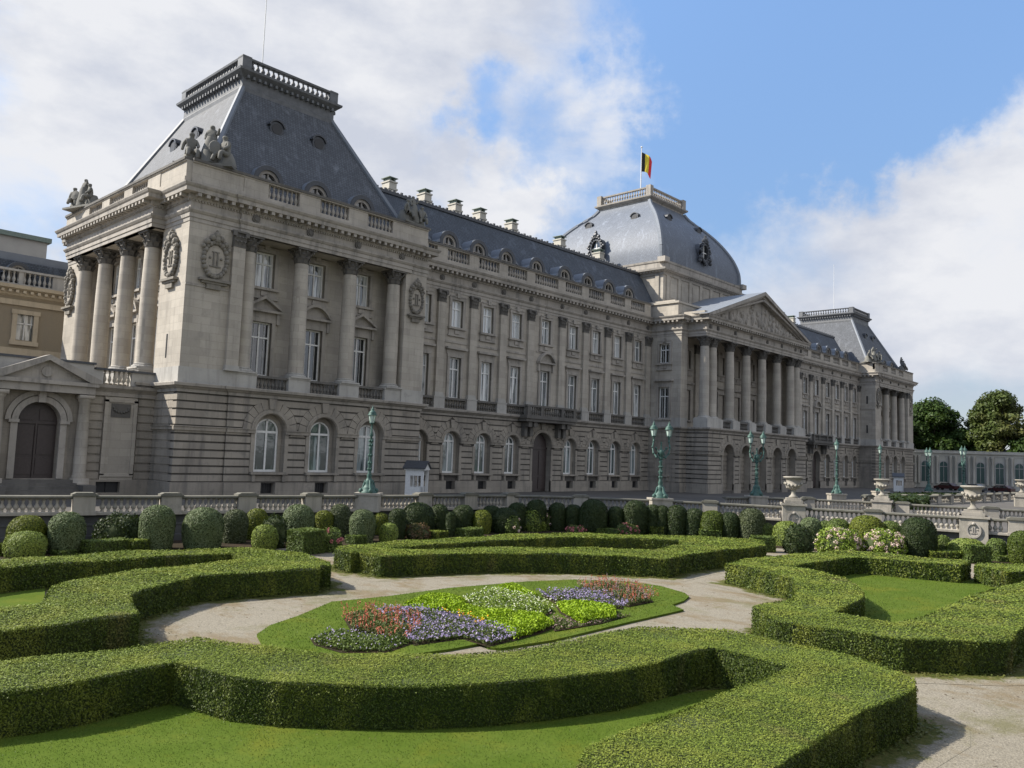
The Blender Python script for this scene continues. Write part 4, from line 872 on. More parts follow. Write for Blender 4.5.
for dx in (-4.2, 4.2): lucarne(CXD+dx, CY-dome_w(39)-.2, 38.8, 0)
for dy in (-4.2, 4.2): lucarne(CXD-dome_w(39)-.2, CY+dy, 38.8, -math.pi/2)

# ------------------------------------------------------------ flags and masts
def pole(x, y, z0, z1, r, lbl, cat, nm): b = MB(); b.tube((x, y, z0), (x, y, z1), r, r*.6, 8); b.ball((x, y, z1+.1), r*1.6); o = b.build(nm, 'white', None); tag(o, lbl, cat); return o
fp = pole(78.0, 15.85, 42.9, 52.6, .1, 'tall white flagpole on the central dome flying a tricolour flag', 'flagpole', 'flagpole')
nU, nV = 18, 20
for k, (c, u0, u1) in enumerate((('black', 0, 1/3), ('yellow', 1/3, 2/3), ('red', 2/3, 1))):
    b = MB(); W2, H2 = 2.2, 3.1
    for i in range(7):
        for j in range(nV+1):
            u_ = u0+(u1-u0)*i/6; v_ = j/nV; s_ = u_*W2*.8*(1-.1*v_); w_ = .25*math.sin(u_*7+v_*1.5)*(u_+.2); x = 78.1+s_*.8+w_*.6; y = 15.85-s_*.6+w_*.8; z = 51.9-H2*v_*(1-.12*u_)-u_*u_*1.3-u_*.35*math.sin(v_*3); b.v.append((x, y, z))
    for i in range(6):
        for j in range(nV): a = i*(nV+1)+j; b.f.append((a, a+1, a+nV+2, a+nV+1)); b.m.append(0)
    b.build('flag_stripe', 'flag_'+c, fp, True)
pole(11.2, 12.2, 35.2, 48, .06, 'thin bare mast on the roof of the near left pavilion', 'mast', 'roof_mast')
pole(MX-11.2, 12.2, 35.2, 46.5, .05, 'thin pale mast on the roof of the far right pavilion', 'mast', 'roof_mast')

# ------------------------------------------------------------ statues
def skin_mesh(name, joints, edges, mt, sub=2):
    me = bpy.data.meshes.new('t'); me.from_pydata([j[:3] for j in joints], edges, []); o = bpy.data.objects.new('t', me); col.objects.link(o)
    md = o.modifiers.new('s', 'SKIN'); me.skin_vertices[0].data[0].use_root = True
    for i, j in enumerate(joints): me.skin_vertices[0].data[i].radius = (j[3], j[3])
    o.modifiers.new('u', 'SUBSURF').levels = sub
    dg = bpy.context.evaluated_depsgraph_get(); r = bpy.data.meshes.new_from_object(o.evaluated_get(dg)); r.name = name
    bpy.data.objects.remove(o); r.materials.clear(); r.materials.append(M[mt])
    r.polygons.foreach_set('use_smooth', [True]*len(r.polygons)); return r
def figure(pose):
    # pelvis, waist, chest, neck, head, arms, legs (metres, about 2.2 m tall figure)
    if pose == 'stand': J = [(0,0,1.1,.3),(0,0,1.35,.26),(0,.02,1.65,.3),(0,0,1.9,.12),(0,-.02,2.22,.22),(.26,0,1.76,.12),(.38,-.12,1.5,.1),(.5,-.25,1.95,.07),(-.26,0,1.76,.12),(-.36,-.05,1.42,.1),(-.3,-.2,1.15,.08),(.15,0,.95,.19),(.2,-.05,.5,.15),(.2,0,.08,.14),(-.15,0,.95,.19),(-.22,-.15,.5,.15),(-.25,-.05,.08,.14)]
    else: J = [(0,0,.62,.34),(0,-.03,.9,.28),(0,-.05,1.2,.3),(0,-.08,1.42,.12),(0,-.12,1.76,.22),(.27,-.05,1.28,.13),(.38,-.15,1.0,.11),(.32,-.45,.8,.08),(-.27,-.05,1.28,.13),(-.42,.05,.98,.11),(-.48,.0,.62,.09),(.18,-.1,.6,.19),(.3,-.6,.6,.15),(.32,-.65,.08,.12),(-.18,-.1,.6,.19),(-.2,-.55,.62,.15),(-.25,-.75,.12,.12)]
    E = [(0,1),(1,2),(2,3),(3,4),(2,5),(5,6),(6,7),(2,8),(8,9),(9,10),(0,11),(11,12),(12,13),(0,14),(14,15),(15,16)]
    return skin_mesh('figure', J, E, 'statue')
FST, FSI = figure('stand'), figure('sit')
def statue(x, y, rz, label, s=1.0, flip=1):
    e = empty('statue_group', (x, y, 24.0), rz, label=label, cat='statue', group='stone statue groups on the roof parapets')
    e.scale = (s, s, s)
    b = MB(); b.T = lambda u_, o_, z_: (u_, -o_, z_); b.box(-1.7, 1.7, -.8, .8, 0, .16); b.build('plinth', 'statue', e)
    rk = skin_mesh('rock', [(0,.1,.35,.6),(.9,.15,.4,.5),(-.9,.15,.35,.5),(.1,.2,1.1,.42),(1.45,.1,.35,.36),(-1.4,.1,.3,.33)], [(0,1),(0,2),(0,3),(1,4),(2,5)], 'statue', 1); ob('rock', rk, e)
    b = MB(); b.lathe(.15*flip, -.1, [(.62, .3), (.55, .8), (.42, 1.3), (.3, 1.75), (.2, 1.95)], 9, 1, .8); b.lathe(-.95*flip, .1, [(.6, .2), (.5, .7), (.32, 1.15)], 8); b.lathe(1.1*flip, .1, [(.62, .2), (.5, .65), (.3, 1.05)], 8); b.build('drapery', 'statue', e, True)
    f = ob('figure', FST, e, (.15*flip, .1, .75)); f.scale = (1, 1, .9)
    f = ob('figure', FSI, e, (-.95*flip, -.15, .35), .5*flip); f = ob('figure', FSI, e, (1.1*flip, -.15, .25), -.6*flip)
    b = MB(); b.lathe(0, 0, [(0, -.05), (.3, -.05), (.34, 0), (.3, .05), (0, .1)], 14, 1, 1.3); o = b.build('shield', 'statue', e); o.rotation_euler = (R(80), 0, R(20)); o.location = (.55*flip, -.5, 1.2)
statue(1.7, 1.6, -.78, 'weathered statue group on the near front corner of the left pavilion parapet', 1.25)
statue(-.2, 20.8, -1.3, 'small dark statue group on the far left end of the left pavilion parapet', 1.05, -1)
statue(20.6, .9, .2, 'sooty statue group on the left pavilion, next to the long blue roof', 1.05)
statue(MX-20.6, .9, -.5, 'statue group above the bright inner corner of the far right pavilion', 1.15)
statue(MX-1.7, 1.6, .3, 'statue group on the outermost right corner of the far right pavilion', 1.2, -1)
# ------------------------------------------------------------ low side wing with the pedimented doorway (left)
SW = empty('side_wing', label='low stone side building with a pedimented arched doorway, left of the columned pavilion', cat='building')
SF = frame_front(3.6); P_keep = P; P = SW
b = MB(); b.T = SF; DC = -7.35
b.holes([(-34, 0), (-.0, 0), (-.0, 7.2), (-34, 7.2)], [[(DC-1.25, 1.25), (DC+1.25, 1.25)]+arcpts(DC, 5.0, 1.25, 0, math.pi, 18), [(-3.6, .3), (-2.0, .3), (-2.0, 1.05), (-3.6, 1.05)]], -.1, .9)
b.box(-34, -.1, -14, -1.05, 0, 7.9); b.box(-34, DC-2.6, -.1, .1, 0, 1.2); b.box(DC+2.6, -3.6, -.1, .1, 0, 1.2); b.box(-2.0, 0, -.1, .1, 0, 1.2); b.box(-3.6, -2.0, -.1, .1, 1.05, 1.2); b.box(-3.6, -2.0, -.1, .1, 0, .3)
for k in range(10):
    z0 = 1.25+k*.57
    for a, c in ((-34, DC-2.9), (DC+2.9, -3.45), (-1.1, -.0)): b.box(a, c, -.1, .0, z0, z0+.45)
b.build('wall', ['rust', 'groove'], SW)
b = MB(); b.T = SF
b.box(-3.4, -1.2, -.1, .05, 1.2, 6.9); b.box(-3.4, -3.15, .05, .14, 1.5, 6.7); b.box(-1.45, -1.2, .05, .14, 1.5, 6.7); b.box(-3.4, -1.2, .05, .14, 6.55, 6.8); b.box(-3.4, -1.2, .05, .14, 1.4, 1.6); b.build('blank_panel', 'ashlar', SW)
b = MB(); b.T = SF
for i in range(9):
    a = math.pi+math.pi*i/8; b.ball((-2.3+.5*math.cos(a), 3.48, 6.15+.3*math.sin(a)), .1, 1, 6)
b.box(-2.95, -1.65, .05, .1, 5.5, 6.45); b.build('garland', 'dark', SW)
b = MB(); b.T = SF; b.prism(arcpts(DC, 5.0, 1.62, 0, math.pi, 20)+arcpts(DC, 5.0, 1.25, 0, math.pi, 20)[::-1], -.1, .12); b.prism(arcpts(DC, 5.0, 2.0, 0, math.pi, 20)+arcpts(DC, 5.0, 1.68, 0, math.pi, 20)[::-1], -.1, .06)
for s_ in (-1, 1): b.box(DC+s_*1.45-.2, DC+s_*1.45+.2, -.1, .08, 1.25, 4.85); b.box(DC+s_*1.5-.3, DC+s_*1.5+.3, -.1, .2, 4.85, 5.05)
b.box(DC-.22, DC+.22, 0, .32, 6.2, 7.05); b.build('door_surround', 'trim', SW)
for s_ in (-1, 1):
    c = MB(); x, y = DC+s_*2.55, 3.6-.35
    c.lathe(x, y, [(.45, 1.3), (.47, 1.4), (.4, 1.55), (.38, 4), (.33, 6.35), (.4, 6.4), (.45, 6.6)], 16); c.T = lambda u, o, z: (u, o, z); c.box(x-.5, x+.5, y-.5, y+.5, .0, 1.3); c.box(x-.48, x+.48, y-.48, y+.48, 6.6, 6.85); c.build('column', 'ashlar', SW, True)
b = MB(); b.T = SF; b.prism([(DC-1.24, 1.25), (DC+1.24, 1.25)]+arcpts(DC, 5.0, 1.24, 0, math.pi, 18), -.7, -.62)
for s_ in (-1, 1):
    b.box(DC+s_*.62-.5, DC+s_*.62+.5, -.62, -.57, 1.5, 2.6); b.box(DC+s_*.62-.5, DC+s_*.62+.5, -.62, -.57, 2.8, 4.7); b.box(DC+s_*.58-.42, DC+s_*.58+.42, -.62, -.57, 5.05, 5.8)
b.box(DC-1.24, DC+1.24, -.62, -.52, 4.8, 4.95); b.box(DC-.05, DC+.05, -.62, -.52, 1.25, 4.8); b.build('door', 'door', SW)
b = MB(); b.T = SF
b.box(-3.6, -2.0, -.4, -.3, .3, 1.05); b.box(-2.84, -2.76, -.3, -.2, .3, 1.05); b.build('basement_window', 'iron', SW)
b = MB(); b.sweep([(-34, 3.6), (0, 3.6)], [(-.3, 6.95), (.1, 6.95), (.1, 7.2), (.2, 7.3), (.45, 7.5), (.5, 7.7), (-.3, 7.75)]); b.T = SF; b.box(DC-3.0, DC+3.0, 0, .85, 6.9, 7.4); b.box(DC-3.15, DC+3.15, 0, 1.05, 7.4, 7.65); b.build('cornice', 'trim', SW)
b = MB(); b.T = SF; b.prism([(DC-2.9, 7.65), (DC+2.9, 7.65), (DC, 8.95)], 0, .7)
for s_ in (-1, 1): b.prism([(DC+s_*3.3, 7.62), (DC+s_*3.25, 7.9), (DC, 9.3), (DC, 8.95), (DC+s_*2.6, 7.65)], 0, 1.1)
b.prism([(DC+.34*math.cos(a), 8.2+.34*math.sin(a)) for a in [2*math.pi*i/14 for i in range(14)]], .7, .8); b.build('pediment', 'trim', SW)
b = MB(); b.T = SF; b.box(-34, DC-2.6, -.5, 0, 7.75, 8.9); b.box(DC-2.6, DC+3.1, -.5, -.0, 7.75, 9.0); b.box(DC+3.1, -3.6, -.5, -.03, 7.75, 8.7); b.box(-1.7, 0, -.5, -.03, 7.75, 8.7); pr = b.build('parapet', 'ped', SW)
b = MB(); b.T = SF; b.box(-34, DC+3.2, -.6, .1, 9.0, 9.15); b.box(DC+3.2, 0, -.6, .1, 8.7, 8.85); b.build('coping', 'leadroof', pr); b = MB(); balusters(b, SF, -3.6, -1.7, 7.78, .92, -.25, .3, .12); b.build('baluster_row', 'garden', pr, True)
b = MB(); b.T = SF
for i in range(6): b.box(DC-2.2, DC+2.2, .1, .5+.32*(6-i), i*.2, (i+1)*.2)
for s_ in (-1, 1): b.box(DC+s_*2.6-.4, DC+s_*2.6+.4, .1, 2.3, 0, .9)
b.build('doorstep', 'dark', SW)
P = P_keep
# building set back on the left: ochre wall, mansard roof
OB = empty('ochre_building', label='ochre walled building with pale stone bands and a dark mansard roof, far left', cat='building'); OF = frame_front(30)
b = MB(); b.T = OF; b.holes([(-40, 0), (8, 0), (8, 17.2), (-40, 17.2)], [[(-2.2+k*-5.5, 12.9), (-.8+k*-5.5, 12.9), (-.8+k*-5.5, 15.3), (-2.2+k*-5.5, 15.3)] for k in range(4)], 0, .4); b.build('wall', 'cream', OB)
b = MB(); b.T = OF; b.box(-40, 8, 0, .12, 11.4, 12.1); b.box(-40, 8, 0, .2, 16.1, 16.6); b.box(2.2, 8, 0, .15, 0, 16.2)
for k in range(4):
    c = -1.5-5.5*k; b.box(c-1.1, c-.7, 0, .15, 12.6, 15.6); b.box(c+.7, c+1.1, 0, .15, 12.6, 15.6); b.box(c-1.2, c+1.2, 0, .2, 15.3, 15.7); b.box(c-1.2, c+1.2, 0, .25, 12.4, 12.8)
b.build('stone_dressing', 'cream_stone', OB)
for k in range(4):
    w_ = MB(); c = -1.5-5.5*k; w_.T = OF; w_.box(c-.7, c+.7, -.3, -.25, 12.9, 15.3); fo = w_.build('window', 'glass', OB); w_ = MB(); w_.T = OF; w_.box(c-.04, c+.04, -.25, -.15, 12.9, 15.3); w_.box(c-.7, c+.7, -.25, -.15, 14.4, 14.5); w_.build('frame', 'frame', fo)
b = MB(); b.sweep([(-40, 30), (8, 30)], [(0, 16.9), (.2, 17.0), (.3, 17.4), (.8, 17.6), (.85, 17.9), (0, 18.0)]); blocks_along(b, [(-40, 30), (8, 30)], .2, .7, 17.2, 17.45, .25, .6); b.build('cornice', 'cream_stone', OB)
b = MB(); b.T = OF; b.box(-40, -4.6, -.5, -.1, 18, 19.3); b.box(.6, 8, -.5, -.1, 18, 19.3); b.box(-40, 8, -.6, 0, 19.3, 19.5); b.box(-40, 8, -.6, .02, 18, 18.15); b.box(-2.3, -1.9, -.5, -.1, 18, 19.3); pr = b.build('parapet', 'ped', OB); b = MB(); balusters(b, OF, -4.6, .6, 18.15, 1.15, -.3, .42, .14); b.build('baluster_row', 'ped', pr)
b = MB(); b.T = OF; b.prism([(-40, 18), (8, 18), (8, 20.5), (-40, 20.5)], -1.6, -1.4); b.box(-40, 8, -12, -1.6, 18, 20.5); b.build('roof', 'slate_dome', OB); d = ob('dormer', DM[0], OB, (-2.2, 30.9, 19.3)); d.scale = (.75, 1, .75); ob('dormer_window', DM[1], d)
b = MB(); b.T = lambda u, o, z: (u, o, z); b.prism([(-40, 20.5), (8, 20.5), (5, 21.3), (-40, 21.3)], 31.8, 41); b.build('roof_ridge', 'zinc', OB)
CB = empty('rendered_block', label='plain pale rendered block with a green copper edge behind the ochre building', cat='building')
b = MB(); b.T = lambda u, o, z: (u, o, z); b.box(-40, 9.0, 62, 76, 0, 29.4); b.build('wall', 'concrete', CB); b = MB(); b.T = lambda u, o, z: (u, o, z); b.box(-40, 9.4, 61.6, 76.4, 29.4, 30.0); b.build('roof_edge', 'copper', CB)

# ------------------------------------------------------------ curved arcade building (far right)
AB = empty('arcade_building', label='low curved stone arcade building with arched windows beyond the far right pavilion', cat='building')
ap = [(157.5, 4.5), (161.2, 3.8), (164.0, 1.6), (165.4, -2.4), (166.8, -6.2), (168.0, -10.), (169.0, -14.), (169.8, -18.), (170.4, -22.), (170.8, -26.), (171, -30), (171, -34), (171, -38)]
_o = []
for (a_, c_) in zip(ap[:-1], ap[1:]):
    for k in range(20): _o.append((a_[0]+(c_[0]-a_[0])*k/20, a_[1]+(c_[1]-a_[1])*k/20))
_o.append(ap[-1]); ap = [_o[0]]
for q in _o:
    if math.hypot(q[0]-ap[-1][0], q[1]-ap[-1][1]) >= 3.4: ap.append(q)
b = MB(); b.sweep(ap, [(-5.0, 0), (0, 0), (.15, .05), (.15, 1.0), (0, 1.0), (0, 6.95), (.1, 6.95), (.1, 7.3), (.35, 7.45), (.4, 7.7), (.05, 7.75), (.05, 8.0), (.15, 8.05), (-.4, 8.1), (-5.0, 8.1)]); wl = b.build('wall', 'chim', AB)
for (ax, ay), (bx, by) in zip(ap[:-1], ap[1:]):
    l = math.hypot(bx-ax, by-ay); dx, dy = (bx-ax)/l, (by-ay)/l; rz = math.atan2(dy, dx); e = ((ax+bx)/2, (ay+by)/2)
    b = MB(); b.T = lambda u, o, z: (u, -o, z)
    b.prism([(-.8, 1.4), (.8, 1.4)]+arcpts(0, 5, .8, 0, math.pi, 12), -.1, .06); w_ = ob('arched_window', b.mesh('arched_window', 'arcglass') if 'arcglass' in M else b.mesh('arched_window', 'glassdark'), AB, (*e, 0), rz)
    b = MB(); b.T = lambda u, o, z: (u, -o, z); b.prism(arcpts(0, 5, .95, 0, math.pi, 12)+arcpts(0, 5, .72, 0, math.pi, 12)[::-1], 0, .14); b.box(-.95, -.72, 0, .14, 1.4, 5); b.box(.72, .95, 0, .14, 1.4, 5); b.box(-.04, .04, .06, .12, 1.4, 5.7); b.box(-.75, .75, .06, .12, 4.6, 4.72); ob('frame', b.mesh('frame', 'ped'), w_)
    for s_ in (-1, 1):
        b = MB(); b.lathe(s_*l*.36, -.35, [(.32, 1), (.28, 1.3), (.25, 6.4), (.34, 6.6), (.34, 6.95)], 10); ob('half_column', b.mesh('half_column', 'chim', True), AB, (*e, 0), rz)
# ------------------------------------------------------------ far town house and trees
TB = empty('town_house', label='pale house with a grey mansard roof behind the trees at the far right edge', cat='building')
hx, hy = 232., -13.
b = MB(); b.T = lambda u, o, z: (u, o, z); b.box(hx, hx+14, hy-44, hy+6, 0, 15.5); b.box(hx-.4, hx+14, hy-44.4, hy+6.4, 15.5, 16.1)
b.build('wall', 'garden', TB); b = MB(); b.T = lambda u, o, z: (u, o, z); b.prism([(hx, 16.1), (hx+14, 16.1), (hx+12, 19.5), (hx+2, 19.5)], hy-44, hy+6); b.build('roof', 'slate_dome', TB)
for k in range(8):
    for z in (3, 7.5, 11.8): b = MB(); b.T = frame_left(hx); b.box(hy+3-k*4.2-.6, hy+3-k*4.2+.6, -.05, .05, z, z+2.4); w_ = b.build('window', 'glassdark', TB)
for y in (hy-2, hy-12): b = MB(); b.T = lambda u, o, z: (u, o, z); b.box(hx+4, hx+6, y-1.5, y+1.5, 19, 22); b.build('chimney', 'chim', TB)
def tree(x, y, h, rad, label, mt='L_tree', seed=1, nl=9000, size=.55, z0=3.5, trunkr=.45, clumps=34, group=None):
    e = empty('tree', (x, y, 0), label=label, cat='tree', group=group); r = np.random.default_rng(seed)
    b = MB(); b.tube((0, 0, -.1), (.1, 0, h*.35), trunkr, trunkr*.7, 10); cl = []
    for i in range(clumps):
        a = r.uniform(0, 2*math.pi); zz = r.uniform(0, 1); rr = rad*math.sqrt(max(.05, 1-(zz*1.9-.85)**2))*r.uniform(.25, .86)
        c = np.array([math.cos(a)*rr, math.sin(a)*rr, z0+(h-z0)*(.1+zz*.82)]); cl.append((c, rad*r.uniform(.2, .36)))
        if i % 3 == 0: b.tube((.1, 0, h*r.uniform(.22, .36)), tuple(c*.92), trunkr*.32, .06, 6)
    b.build('trunk', 'bark', e)
    parts = []
    per = nl//clumps
    for c, rd in cl:
        d = r.normal(0, 1, (per, 3)); d /= np.linalg.norm(d, axis=1)[:, None]; rr = rd*r.uniform(.35, 1.12, per)**.6
        Pp = c+d*rr[:, None]*np.array([1.15, 1.15, .72]); V, F_ = leaves(Pp, d+np.array([0, 0, .5]), size, .6, 1.3); parts.append((V, F_, r.uniform(0, 1, per)*.8+r.uniform(0, .2), 0))
    V, F_, T_, Mi = join_np(parts); ob('crown', mesh_np('crown', V, F_, T_, [mt]), e); return e
tree(197, 8.5, 22.0, 8.5, 'broad dark green tree right behind the arcade, next to the far pavilion', 'L_tree', 3, 24000, .6, clumps=50)
tree(188, 14, 19.5, 7.0, 'dark green tree half hidden by the far right pavilion', 'L_tree', 8, 9000, .6)
tree(199, -6.5, 24.0, 7.6, 'tall lighter tree with yellowing leaves near the right edge of the view', 'L_tree2', 5, 30000, .55, clumps=70)
tree(197, 1.2, 14.5, 4.0, 'small dark tree filling the dip between the two big crowns', 'L_tree', 6, 9000, .55)
tree(196, -14.5, 13.5, 6.0, 'low dark tree in front of the far town house', 'L_tree', 9, 7000, .6)
cn = empty('conifer', (146, -28, 0), label='dark narrow conifer standing before the curved arcade on the right', cat='tree'); r = np.random.default_rng(4)
n = 5000; t = r.uniform(0, 1, n)**.7; a = r.uniform(0, 6.28, n); rr = (1-t)*2.2*r.uniform(.6, 1.05, n); Pp = np.stack([np.cos(a)*rr, np.sin(a)*rr, t*0+.4+(t)*6.2], 1); V, F_ = leaves(Pp, np.stack([np.cos(a), np.sin(a), a*0+.3], 1), .3); ob('crown', mesh_np('crown', V, F_, r.uniform(0, 1, n), ['L_dark']), cn); b = MB(); b.tube((0, 0, 0), (0, 0, 5), .2, .05); b.build('trunk', 'bark', cn)

# ------------------------------------------------------------ balustrades
def along(path, s):
    for (a, c) in zip(path[:-1], path[1:]):
        l = math.hypot(c[0]-a[0], c[1]-a[1])
        if s <= l: t = s/l; return (a[0]+(c[0]-a[0])*t, a[1]+(c[1]-a[1])*t), math.atan2(c[1]-a[1], c[0]-a[0])
        s -= l
    return path[-1], math.atan2(path[-1][1]-path[-2][1], path[-1][0]-path[-2][0])
def length(path): return sum(math.hypot(c[0]-a[0], c[1]-a[1]) for a, c in zip(path[:-1], path[1:]))
def s_of(path, pt):
    best = (1e9, 0); acc = 0
    for a, c in zip(path[:-1], path[1:]):
        dx, dy = c[0]-a[0], c[1]-a[1]; l = math.hypot(dx, dy); t = max(0, min(1, ((pt[0]-a[0])*dx+(pt[1]-a[1])*dy)/l/l)); d = math.hypot(pt[0]-a[0]-t*dx, pt[1]-a[1]-t*dy)
        if d < best[0]: best = (d, acc+t*l)
        acc += l
    return best[1]
BALU = lathe_mesh('baluster', bal_prof(.64, .125), 8, 'garden')
def balustrade(path, piers, label, sp=.3, group=None, nfull=100, pw=1.05, sp_max=3.6):
    e = empty('balustrade', (*path[0], 0), label=label, cat='balustrade', group=group); e.location = (0, 0, 0)
    tot = length(path); b = MB(); b.sweep(path, [(-.26, 0), (.26, 0), (.26, .13), (.2, .17), (-.2, .17), (-.26, .13), (-.26, 0)]); b.build('base_course', 'garden', e)
    b = MB(); b.sweep(path, [(-.2, .82), (.2, .82), (.27, .88), (.27, .97), (.22, 1.0), (-.22, 1.0), (-.27, .97), (-.27, .88), (-.2, .82)]); b.build('handrail', 'railcap', e)
    ps = sorted(piers); 
    for s in ps:
        (x, y), a = along(path, s); q = MB(); q.T = lambda u, o, z: (u, o, z); w = pw
        q.box(-w/2, w/2, -.32, .32, 0, .98); q.box(-w/2-.06, w/2+.06, -.38, .38, 0, .18); q.mi = 1; q.box(-w/2-.07, w/2+.07, -.4, .4, .98, 1.09); q.prism([(-w/2-.03, 1.09), (w/2+.03, 1.09), (w/2-.12, 1.16), (-w/2+.12, 1.16)], -.34, .34); ob('pier', q.mesh('pier', ['garden', 'railcap']), e, (x, y, 0), a)
    pos_ = []; s = sp/2
    while s < tot:
        if all(abs(s-p_) > pw/2+.1 for p_ in ps): pos_.append(along(path, s)[0])
        s += sp
    pos_.sort(key=lambda q: (q[0]-CAMXY[0])**2+(q[1]-CAMXY[1])**2)
    for x, y in pos_[:nfull]: ob('baluster', BALU, e, (x, y, .17))
    if pos_[nfull:]:
        b = MB()
        for x, y in pos_[nfull:]: b.lathe(x, y, [(r_, .17+z) for r_, z in bal_prof(.64, .125)], 6)
        tag(b.build('baluster', 'garden', e, True), kind='stuff')
    return e
pathA = [(x, y) for x, y in BD if -30 < x < 26.5 or x == -40][0:]
pathA = [p_ for p_ in BD if p_[0] >= -40 and p_[1] > -22]
iA = len(pathA)
pp = [(-16, -8.1), (-8.9, -9.85), (-4.73, -10.7), (-.64, -11.5), (3.34, -12.1), (7.3, -12.65), (11.3, -13.2), (15, -13.7), (18.6, -14.4), (22.9, -17.5), (-20, -7.2), (-24.5, -6.1)]
balustrade(pathA, [s_of(pathA, q) for q in pp], 'long stone balustrade along the terrace behind the clipped bushes, with two lamp posts')
pathC = [pathA[-1]]+[p_ for p_ in BD if p_[1] < -22 and p_[1] > -50]
balustrade(pathC, [s_of(pathC, q) for q in ((28.2, -25.2), (32.2, -35.2), (34.3, -43.2))], 'sunlit stone balustrade down the right side of the garden', group=None)
pathB = [(38, -21.0), (41.6, -22.2), (45.3, -25.1), (47.6, -29.0), (48.6, -33), (49.6, -37.7), (50.9, -40.4), (53, -46)]
balustrade(pathB, [s_of(pathB, q) for q in ((45.3, -25.1), (48.2, -32.0), (49.8, -38.2))], 'second stone balustrade across the path, behind the sunlit garden balustrade')
pathD = [(60, -24.5), (74, -26.5), (90, -27.5), (112, -28), (118, -31), (121, -38)]
balustrade(pathD, [i*4.0+1 for i in range(17)], 'distant low stone balustrade in front of the curved arcade', sp=.5, nfull=40)
# urn pedestals and urns
URN = lathe_mesh('bowl', [(0, .0), (.3, 0), (.34, .1), (.2, .2), (.13, .36), (.17, .48), (.12, .55), (.2, .62), (.42, .72), (.56, .9), (.56, 1.02), (.5, 1.08), (.52, 1.35), (.6, 1.42), (.72, 1.5), (.74, 1.58), (.62, 1.6), (.5, 1.5), (0, 1.45)], 24, 'urn')
def urn(x, y, z, rz, s, lbl, plbl, w=1.5, med=True):
    pe = empty('urn_pedestal', (x, y, 0), rz, label=plbl, cat='pedestal', group='square stone pedestals under the urns')
    b = MB(); b.T = lambda u, o, z_: (u, -o, z_); b.box(-w/2, w/2, -w/2, w/2, GZ if med else 0, z-.35); b.box(-w/2-.1, w/2+.1, -w/2-.1, w/2+.1, z-.5, z-.35); b.box(-w*.4, w*.4, -w*.4, w*.4, z-.35, z-.15); b.box(-w*.33, w*.33, -w*.33, w*.33, z-.15, z); b.build('block', 'garden', pe)
    if med:
        for rr in (0, -math.pi/2):
            b = MB(); b.T = lambda u, o, z_: (u, -o, z_); o_ = [(.42*math.cos(a), .5*math.sin(a)+.2) for a in [2*math.pi*i/24 for i in range(24)]]; i_ = [(u*.78, (z_-.2)*.78+.2) for u, z_ in o_]; b.holes(o_, [i_], w/2+.1, .1); b.prism(o_, w/2, w/2+.04)
            for k in (-1, 1): b.box(k*.06-.02, k*.06+.02, w/2+.04, w/2+.08, .0, .42); b.box(min(k*.06, -k*.19), max(k*.06, -k*.19), w/2+.04, w/2+.075+.005*k, .0, .05); b.ball((k*.2, -(w/2+.04), .25), .05, 1, 6)
            b.ball((0, -(w/2+.1), .62), .1, 1, 6); mo = b.build('medallion', 'trim', pe); mo.rotation_euler.z = rr
    e = empty('urn', (x, y, z), rz, label=lbl, cat='urn', group='stone urns along the garden balustrades'); e.scale = (s,)*3; ob('bowl', URN, e)
    b = MB(); b.T = lambda u, o, z_: (u, -o, z_)
    for i in range(14):
        a = 2*math.pi*i/14; b.ball((.6*math.cos(a), .6*math.sin(a), 1.0+.08*math.cos(2*a)), .1, 1.1, 6)
    for i in range(18): a = 2*math.pi*i/18; b.ball((.46*math.cos(a), .46*math.sin(a), .8), .07, 1.6, 6)
    b.build('carving', 'urn', e, True)
urn(30.45, -30.4, 1.62, R(-62), .93, 'stone urn on the pedestal left of the others, beside the double green lamp post', 'carved pedestal with oval medallion under the leftmost urn')
urn(47.75, -30.5, 1.55, R(-75), .9, 'stone urn on the rear balustrade, between leftmost and largest urns', 'plain pedestal in the rear balustrade under the second urn', med=False)
urn(34.1, -40.75, 1.45, R(-75), .97, 'largest nearest stone urn with carved swags at the right', 'carved pedestal with oval medallion under the largest urn', 1.6)
urn(85.4, -33.4, 1.62, R(-75), .95, 'small stone urn at the right edge of the view, beyond the largest urn', 'pedestal under the small urn at the right edge', med=False)

# ------------------------------------------------------------ lamp posts
def post_mesh(H):
    pr = [(.62, 0), (.62, .08), (.5, .14), (.52, .3), (.4, .42), (.3, .6), (.34, .72), (.22, .85), (.16, 1.0), (.2, 1.1), (.13, 1.25), (.11, 1.7), (.17, 1.8), (.11, 1.95), (.095, H*.62), (.16, H*.64), (.1, H*.67), (.08, H*.82), (.15, H*.84), (.07, H*.88), (.07, H)]
    b = MB(); b.lathe(0, 0, pr, 14)
    for i in range(4):
        a = i*math.pi/2+.4; b.tube((math.cos(a)*.5, math.sin(a)*.5, .1), (math.cos(a)*.28, math.sin(a)*.28, .8), .12, .07, 6); b.ball((math.cos(a)*.6, math.sin(a)*.6, .14), .16, 1, 6)
    for z in (1.5, 1.9, H*.55, H*.7, H*.76): 
        for i in range(6): a = i*math.pi/3; b.ball((math.cos(a)*.13, math.sin(a)*.13, z), .06, 1.5, 6)
    return b.mesh('post', 'verdigris', True)
